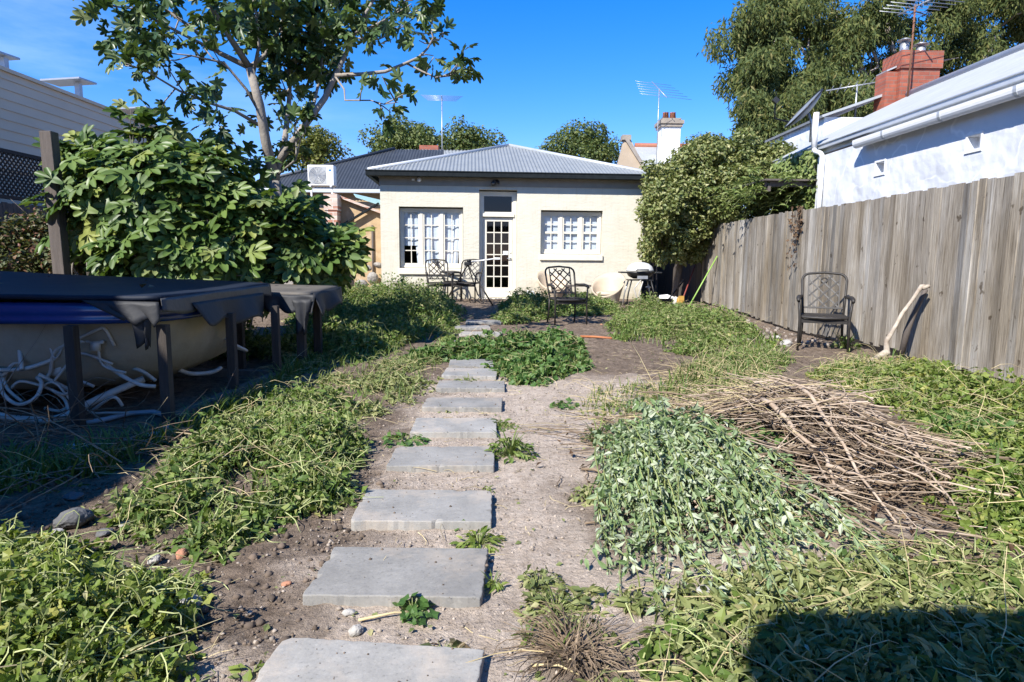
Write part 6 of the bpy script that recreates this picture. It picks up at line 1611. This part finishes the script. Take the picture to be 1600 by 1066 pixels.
tuft(1320, 545, 'small green weed under the metal chair', .16, 60, .06, T_OVATE, G_['weed'], .18, 14)
tuft(1210, 545, 'little weed at the foot of the palings beyond the metal chair', .12, 40, .06, T_OVATE, G_['lime'], .2, 10)
tuft(395, 1052, 'single broad leaf weed by the corner of the nearest paver', .03, 7, .05, T_OVATE, G_['lime'], .03)

# dead brown weed clump with straw in front
c = gp(900, 1025); n = 260; a = rng.uniform(0, 2 * np.pi, n)
D = np.stack([np.cos(a), np.sin(a), rng.uniform(.05, .8, n)], 1); B = np.array(c) + D * rng.uniform(0, .06, (n, 1)) + rvec(n, .02) * np.array([1, 1, 0])
V, F = twigs(arcs(B, D, rng.uniform(.06, .22, n), .35, .10, 6), .0022, .001, 3)
o = mesh_np('dead_weed', V, [F], M['brown_bark_twig']); tag(o, 'dry brown dead weed clump splayed on the sandy ground', 'dead weed')

# --- silvery heap of pulled weeds, tips laid toward the viewer
def silver_heap():
    t = thing('pulled_weed_heap', 'heap of pulled silvery green weeds with long drooping stems on the sand', 'weed heap', tuple(gp(1090, 790)))
    n = 190; u = rng.random(n); crest0 = np.array(gp(955, 722)); crest1 = np.array(gp(1118, 706))
    B = crest0[None] * (1 - u)[:, None] + crest1[None] * u[:, None]; B[:, 1] += rng.normal(size=n) * .17; B[:, 0] += rng.normal(size=n) * .05; B[:, 2] += rng.uniform(.05, .22, n) * (.6 + .6 * np.sin(np.pi * np.clip(u, .1, .9)))
    D = np.stack([-.12 + .24 * u + rng.normal(size=n) * .10, -1 + rng.normal(size=n) * .12, rng.uniform(-.05, .14, n)], 1)
    Ln = rng.uniform(.5, 1.55, n); pt = arcs(B, D, Ln, .22, .05, 12)
    g = gz(pt[:, :, 0].ravel(), pt[:, :, 1].ravel()).reshape(n, 12); lay = rng.uniform(.012, .14, n)[:, None] * np.linspace(1, .35, 12)[None]
    pt[:, :, 2] = np.maximum(pt[:, :, 2], g + lay)
    V1, F1 = twigs(pt, .0040, .0016, 4)
    P, A, S = [], [], []
    seg = 11
    for k in range(6):
        for j in range(seg):
            f = rng.random(n)[:, None]; p = pt[:, j] * (1 - f) + pt[:, j + 1] * f; d = nrm(pt[:, j + 1] - pt[:, j]); r = nrm(rvec(n) + UP * .25); a = nrm(r * .62 + d * 1.0 - UP * .2)
            P.append(p + a * .008); A.append(a); S.append(.046 * rng.uniform(.55, 1.4, n) * (1.1 - .35 * j / seg))
    P = np.concatenate(P); A = np.concatenate(A); S = np.concatenate(S); N = UP * .5 + rvec(len(P), .75)
    lo = gz(P[:, 0], P[:, 1]) + .006; P[:, 2] = np.maximum(P[:, 2], lo)
    V2, F2 = place(T_SPEAR, P, N, A, S)
    # yellow-green bushy part at the top
    m = 1500; c = [np.array(gp(1150, 720)) + np.array([0, .1, .13]), np.array(gp(1060, 712)) + np.array([0, .12, .11]), np.array(gp(1195, 740)) + np.array([0, .05, .11])]
    ci = rng.integers(0, 3, m); C = np.array(c)[ci]; d = nrm(rvec(m)); P3 = C + d * np.array([.20, .18, .11]) * (rng.random((m, 1)) ** .4); O = d
    V3, F3 = place(T_MALLOW, P3, UP * .8 + O * .4 + rvec(m, .4), rvec(m) + O * .6, .042 * rng.uniform(.6, 1.3, m))
    Vs, Fs = merge([(V2, F2), (V3, F3)])
    mesh_np('leaves', Vs, Fs, [G_['silver'], G_['mallow']], t, midx=np.concatenate([np.zeros(len(F2)), np.ones(len(F3))]))
    mesh_np('stems', V1, [F1], M['green_stem'], t)
silver_heap()

# --- brush pile
def brush():
    c = np.array(gp(1275, 735)); t = thing('brush_pile', 'large tangled pile of dry brown twigs and branches before the paling fence', 'brush pile', tuple(c))
    def mound(x, y): return .35 * np.exp(-(((x - c[0] + .02) / .62) ** 2 + ((y - c[1] - .25) / .60) ** 2))
    def layer(n, ln0, ln1, r0, r1, lift0, lift1, m, name, ang0=-14, spread=44, sx=.42, sy=.46, cx=-.05, cy=.22):
        x = c[0] + cx + rng.normal(size=n) * sx; y = c[1] + cy + rng.normal(size=n) * sy; ang = np.radians(ang0 + rng.normal(size=n) * spread)
        fl = rng.random(n) < .5; ang = ang + np.where(fl, np.pi, 0)
        D = np.stack([np.cos(ang), np.sin(ang), np.zeros(n)], 1); L_ = rng.uniform(ln0, ln1, n) * rng.uniform(.5, 1, n)
        mm = 9; s = np.linspace(-.5, .5, mm)[None, :, None]; P = np.stack([x, y, np.zeros(n)], 1)[:, None] + D[:, None] * s * L_[:, None, None]
        bend = rvec(n, .035)[:, None] * np.sin((s + .5) * np.pi) * L_[:, None, None] + rvec(n, .018)[:, None] * np.sin((s + .5) * 2 * np.pi) * L_[:, None, None] + rvec(n, .02)[:, None] * np.sin((s + .5) * 3.6 * np.pi) * L_[:, None, None]
        P = P + bend; g = gz(P[:, :, 0].ravel(), P[:, :, 1].ravel()).reshape(n, mm); h = mound(P[:, :, 0], P[:, :, 1])
        hc = .80 * h.mean(1, keepdims=True) + .20 * h; lift = rng.uniform(lift0, lift1, n)[:, None]
        P[:, :, 2] = g + hc * lift + .012 + np.abs(P[:, :, 2]) * .7 + rng.uniform(-.16, .20, n)[:, None] * s[:, :, 0] * (hc > .05)
        P[:, :, 2] = np.maximum(P[:, :, 2], g + .006)
        V, F = twigs(P, rng.uniform(r0 * .6, r0, n), r1, 5); o = mesh_np(name, V, [F], m, t, True); o['kind'] = 'stuff'; return P
    layer(1300, .15, .45, .0038, .0012, .05, .9, M['brown_bark_twig'], 'twigs', -18, 90)
    layer(520, .25, .75, .0052, .0016, .55, 1.1, M['brown_bark_twig'], 'twigs', -26, 50)
    layer(150, .35, 1.0, .0085, .003, .8, 1.15, M['brown_bark_twig'], 'twigs', -30, 40)
    layer(190, .40, 1.15, .0052, .0018, .95, 1.3, M['pale_twig'], 'pale_twigs', -24, 42)
    layer(260, .25, .8, .0024, .0009, .9, 1.3, M['straw'], 'straw', 2, 45, .46, .28, -.12, .62)
    n = 1500; x = c[0] - .05 + rng.normal(size=n) * .46; y = c[1] + .15 + rng.normal(size=n) * .5; z = gz(x, y) + mound(x, y) * rng.uniform(.5, 1.05, n) + .01
    V, F = place(T_OVATE, np.stack([x, y, z], 1), UP + rvec(n, .9), rvec(n), .038 * rng.uniform(.5, 1.4, n)); o = mesh_np('dead_leaves', V, [F], M['dead_leaf'], t); o['kind'] = 'stuff'
    # a few thicker limbs one can tell apart
    for (a, b, r, lift) in (((1060, 690), (1330, 640), .013, .30), ((1160, 650), (1440, 720), .012, .36), ((1220, 700), (1400, 830), .013, .26), ((1110, 645), (1480, 690), .010, .42), ((1350, 690), (1510, 830), .010, .12), ((1240, 620), (1560, 660), .009, .18), ((1190, 720), (1330, 800), .016, .22), ((1300, 600), (1120, 700), .010, .34), ((1060, 610), (1180, 625), .009, .10), ((1290, 780), (1400, 790), .010, .12)):
        A, B = np.array(gp(*a)), np.array(gp(*b)); pts = []
        for k in range(8):
            f = k / 7; p = A * (1 - f) + B * f + rng.normal(size=3) * .018; p[2] = gz(p[0:1], p[1:2])[0] + .03 + float(mound(p[0], p[1])) * 1.08 + rng.normal() * .012; pts.append(p)
        MB().tube(pts, r, 7, True, r * .35).build('branch', M['pale_twig'], t)
M['dead_leaf'] = leafmat('dead_leaf', [(0, (.055, .032, .02)), (.5, (.11, .066, .04)), (1, (.22, .15, .09))], .15, .7, .2)
brush()

# twiggy litter before the spa
n = 170; x, y = sample_poly(wpoly([(-100, 800), (-100, 640), (120, 660), (330, 690), (260, 740), (120, 760)]), n)
B = np.stack([x, y, gz(x, y) + .01 + .06 * rng.random(n)], 1); V, F = twigs(np.maximum(arcs(B, rvec(n) * np.array([1, .8, .22]) + UP * .18, rng.uniform(.2, .9, n), .08, .07, 8), np.array([-99, -99, .004])), .0045, .0014, 4)
o = mesh_np('twig_litter', V, [F], M['brown_bark_twig']); tag(o, 'loose dry twigs littering the shaded ground before the spa', 'twigs', kind='stuff')
# straw and bits on the open soil
n = 420; x, y = sample_poly([(-1.9, 1.6), (1.3, 1.4), (2.2, 5.5), (2.0, 8), (-.9, 7), (-1.2, 3)], n)
B = np.stack([x, y, gz(x, y) + .008], 1); V, F = twigs(arcs(B, rvec(n) * np.array([1, 1, .05]), rng.uniform(.03, .14, n), .0, .08, 4), .0016, .0008, 3)
o = mesh_np('straw_litter', V, [F], M['straw']); tag(o, 'short dry straws scattered over the open soil and sand', 'straw', kind='stuff')
n = 420; x, y = sample_poly([(-2.2, 1.6), (1.3, 1.4), (2.2, 5.5), (2.0, 8), (-.9, 7), (-1.6, 3)], n)
V, F = place(T_OVATE, np.stack([x, y, gz(x, y) + .008], 1), UP + rvec(n, .3), rvec(n), .024 * rng.uniform(.5, 1.5, n)); o = mesh_np('leaf_litter', V, [F], G_['cut']); tag(o, 'small fallen leaves dotted over the open soil and sand', 'leaves', kind='stuff')
for (a, b, lab) in (((560, 975), (660, 962), 'pale dry stalk lying before the second paver'), ((1045, 668), (1120, 640), 'thin pale stalk lying at the edge of the brush'), ((830, 1046), (905, 1060), 'yellow stalk lying by the dead weed clump'), ((985, 535), (1020, 600), 'thin straw stalk lying on the brown soil')):
    p, q = gp(*a), gp(*b); o = MB().tube([p + Vector((0, 0, .012)), (p + q) / 2 + Vector((0.01, .01, .018)), q + Vector((0, 0, .010))], .005, 5, True, .002).build('dry_stalk', M['straw']); tag(o, lab, 'stalk')

# stones
def stone(px, py, s, m, label, name='stone'):
    p = gp(px, py); V, F = place(lump(), np.array([[p.x, p.y, p.z + s * .3]]), UP[None] + rvec(1, .3), rvec(1), s); c = V.mean(0); V = c + (V - c) * (1 + rng.normal(size=(len(V), 1)) * .16) * rng.uniform(.7, 1.25, (1, 3)) * np.array([[1, 1, .75]])
    o = mesh_np(name, V, [F], M[m], smooth=False); sb = o.modifiers.new('round', 'SUBSURF'); sb.levels = 1; sb.render_levels = 2
    tx = bpy.data.textures.new('rock_noise', 'CLOUDS'); tx.noise_scale = s * .5; d = o.modifiers.new('rough', 'DISPLACE'); d.texture = tx; d.strength = s * .35; d.texture_coords = 'LOCAL'
    tag(o, label, 'stone')
M['pale_stone'] = mat('pale_mortar_stone', (.50, .48, .44), (.16, .15, .14), 14, .9, .6, 40, .01)
M['dark_stone'] = mat('dark_basalt', (.085, .085, .088), (.13, .13, .13), 10, .9, .6, 40, .01)
M['brick_bit'] = mat('orange_brick_bit', (.40, .20, .12), (.30, .14, .09), 14, .9, .5, 40, .01)
for a in ((296, 950, .055, 'pale_stone', 'mottled white and black stone at the edge of the lower weeds'), (236, 990, .035, 'brick_bit', 'tan brick lump under the lower corner weeds'), (242, 880, .040, 'pale_stone', 'white flaky stone between the two weed patches'), (285, 870, .035, 'brick_bit', 'small orange brick chip beside the white flaky stone'), (165, 838, .048, 'dark_stone', 'dark flat stone at the edge of the shade'), (85, 838, .04, 'pale_stone', 'pale stone near the edge of the shade'), (120, 822, .09, 'dark_stone', 'large dark lump of rubble in the half shade'), (195, 822, .03, 'pale_stone', 'little white stone beside the dark flat stone'), (115, 780, .05, 'dark_stone', 'round dark stone in full shade before the spa'), (545, 960, .022, 'pale_stone', 'small pale chip in front of the second paver'), (556, 990, .028, 'pale_stone', 'pale flat chip between the two nearest pavers'), (448, 915, .022, 'brick_bit', 'tiny orange chip near the second paver'), (278, 916, .03, 'pale_stone', 'small white stone touching the lower weeds'), (1420, 582, .07, 'brick_bit', 'orange brick piece at the foot of the palings'), (1518, 612, .06, 'pale_stone', 'pale stone under the bottom of the palings'), (1228, 542, .10, 'pale_stone', 'lumpy grey stone next to the metal chair by the fence'), (1215, 530, .07, 'pale_stone', 'smaller grey stone beyond the lumpy one'), (1160, 520, .06, 'brick_bit', 'reddish brick rubble near the far palings'), (1350, 540, .08, 'dark_stone', 'dark stone against the palings behind the chair'), (530, 902, .02, 'dark_stone', 'dark clod chip by the corner of the second paver'), (1100, 928, .04, 'pale_stone', 'pale stone among the wilted cuttings'), (940, 508, .03, 'brick_bit', 'brick chip near the lone chair')):
    stone(*a)
# rubble stones by the outbuilding
k = 0
for (px, py, s) in ((572, 462, .22), (588, 452, .20), (566, 444, .20), (583, 434, .20), (574, 420, .17), (592, 470, .2), (560, 470, .2), (590, 415, .14)):
    q = atY(px, py, 16.25); V, F = place(lump(), np.array([[q.x, q.y - .1 * (py - 410) / 60, q.z]]), UP[None] + rvec(1, .4), rvec(1), s * 1.0); V = V + rng.normal(size=V.shape) * s * .12
    o = mesh_np('rubble_stone', V, [F], M['stone']); sb = o.modifiers.new('round', 'SUBSURF'); sb.levels = 1; sb.render_levels = 1
    tag(o, ['broad brown stone at the front of the rubble stack', 'stone in the rubble stack touching the cottage corner', 'stone on the outer side of the rubble stack', 'upper middle stone of the rubble stack', 'small stone near the top of the rubble stack', 'lowest stone tucked by the cottage wall', 'outermost low stone of the rubble stack', 'topmost stone of the rubble stack'][k], 'stone', 'rubble stones stacked against the outbuilding'); k += 1

# dried creeper hanging on the palings
n = 8; yy = rng.uniform(9.8, 10.4, n); B = np.stack([np.full(n, FX - .03), yy, 1.9 + .03 * rng.random(n)], 1)
pt = arcs(B, np.array([-.06, .02, -1.]) + rvec(n, .09), rng.uniform(.25, .95, n), 0, .05, 8); V1, F1 = twigs(pt, .004, .0015, 4)
LP = np.concatenate([pt[:, k] + rvec(n, .02) for k in range(8)] * 3); LP[:, 0] = np.minimum(LP[:, 0], FX - .02)
V2, F2 = place(T_OVATE, LP, np.array([-1., -.4, .4]) + rvec(len(LP), .6), rvec(len(LP)) - UP * .5, .055 * rng.uniform(.5, 1.3, len(LP)))
Vs, Fs = merge([(V2, F2), (V1, F1)]); o = mesh_np('dried_creeper', Vs, Fs, [M['dead_leaf'], M['brown_bark_twig']], midx=np.concatenate([np.zeros(len(F2)), np.ones(len(F1))])); tag(o, 'dried brown creeper hanging over the top of the paling fence', 'creeper')

# grit kicked on to the pavers, leaf scraps on the covers
GP = []
for o in [k for k in bpy.data.objects if k.name.startswith('paver')]:
    me = o.data; n = 26
    for k in range(n):
        v = me.vertices[random.randrange(27 * 19)].co; GP.append((o.location.x + v.x + random.uniform(-.01, .01), o.location.y + v.y + random.uniform(-.008, .008), o.location.z + v.z + .001))
GP = np.array(GP); n = len(GP); V, F = place(lump(), GP, UP + rvec(n, .3), rvec(n), .0018 + .0055 * rng.random(n) ** 4)
o = mesh_np('grit', V, [F], M['clod'], smooth=True); tag(o, 'small grit and crumbs of soil kicked on to the pavers', 'grit', kind='stuff')
n = 90; x = rng.uniform(-4.9, -1.85, n); y = rng.uniform(4.3, 7.0, n); z = np.where(y > 6.25, .80 + (-1.85 - x) * .028 + .012, .868 + (-2.2 - x) * .012 + (y - 4) * .018 + .0)
k = ((y < 6.1) & (x < -2.3) & (rng.random(n) < .3)) | ((y > 6.35) & (y < 6.95)); P = np.stack([x, y, z], 1)[k]; n = len(P)
V, F = place(T_OVATE, P, UP + rvec(n, .25), rvec(n), rng.uniform(.03, .09, n)); o = mesh_np('fallen_leaves', V, [F], M['dead_leaf']); tag(o, 'dry fallen leaves lying on the spa covers', 'leaves', kind='stuff')
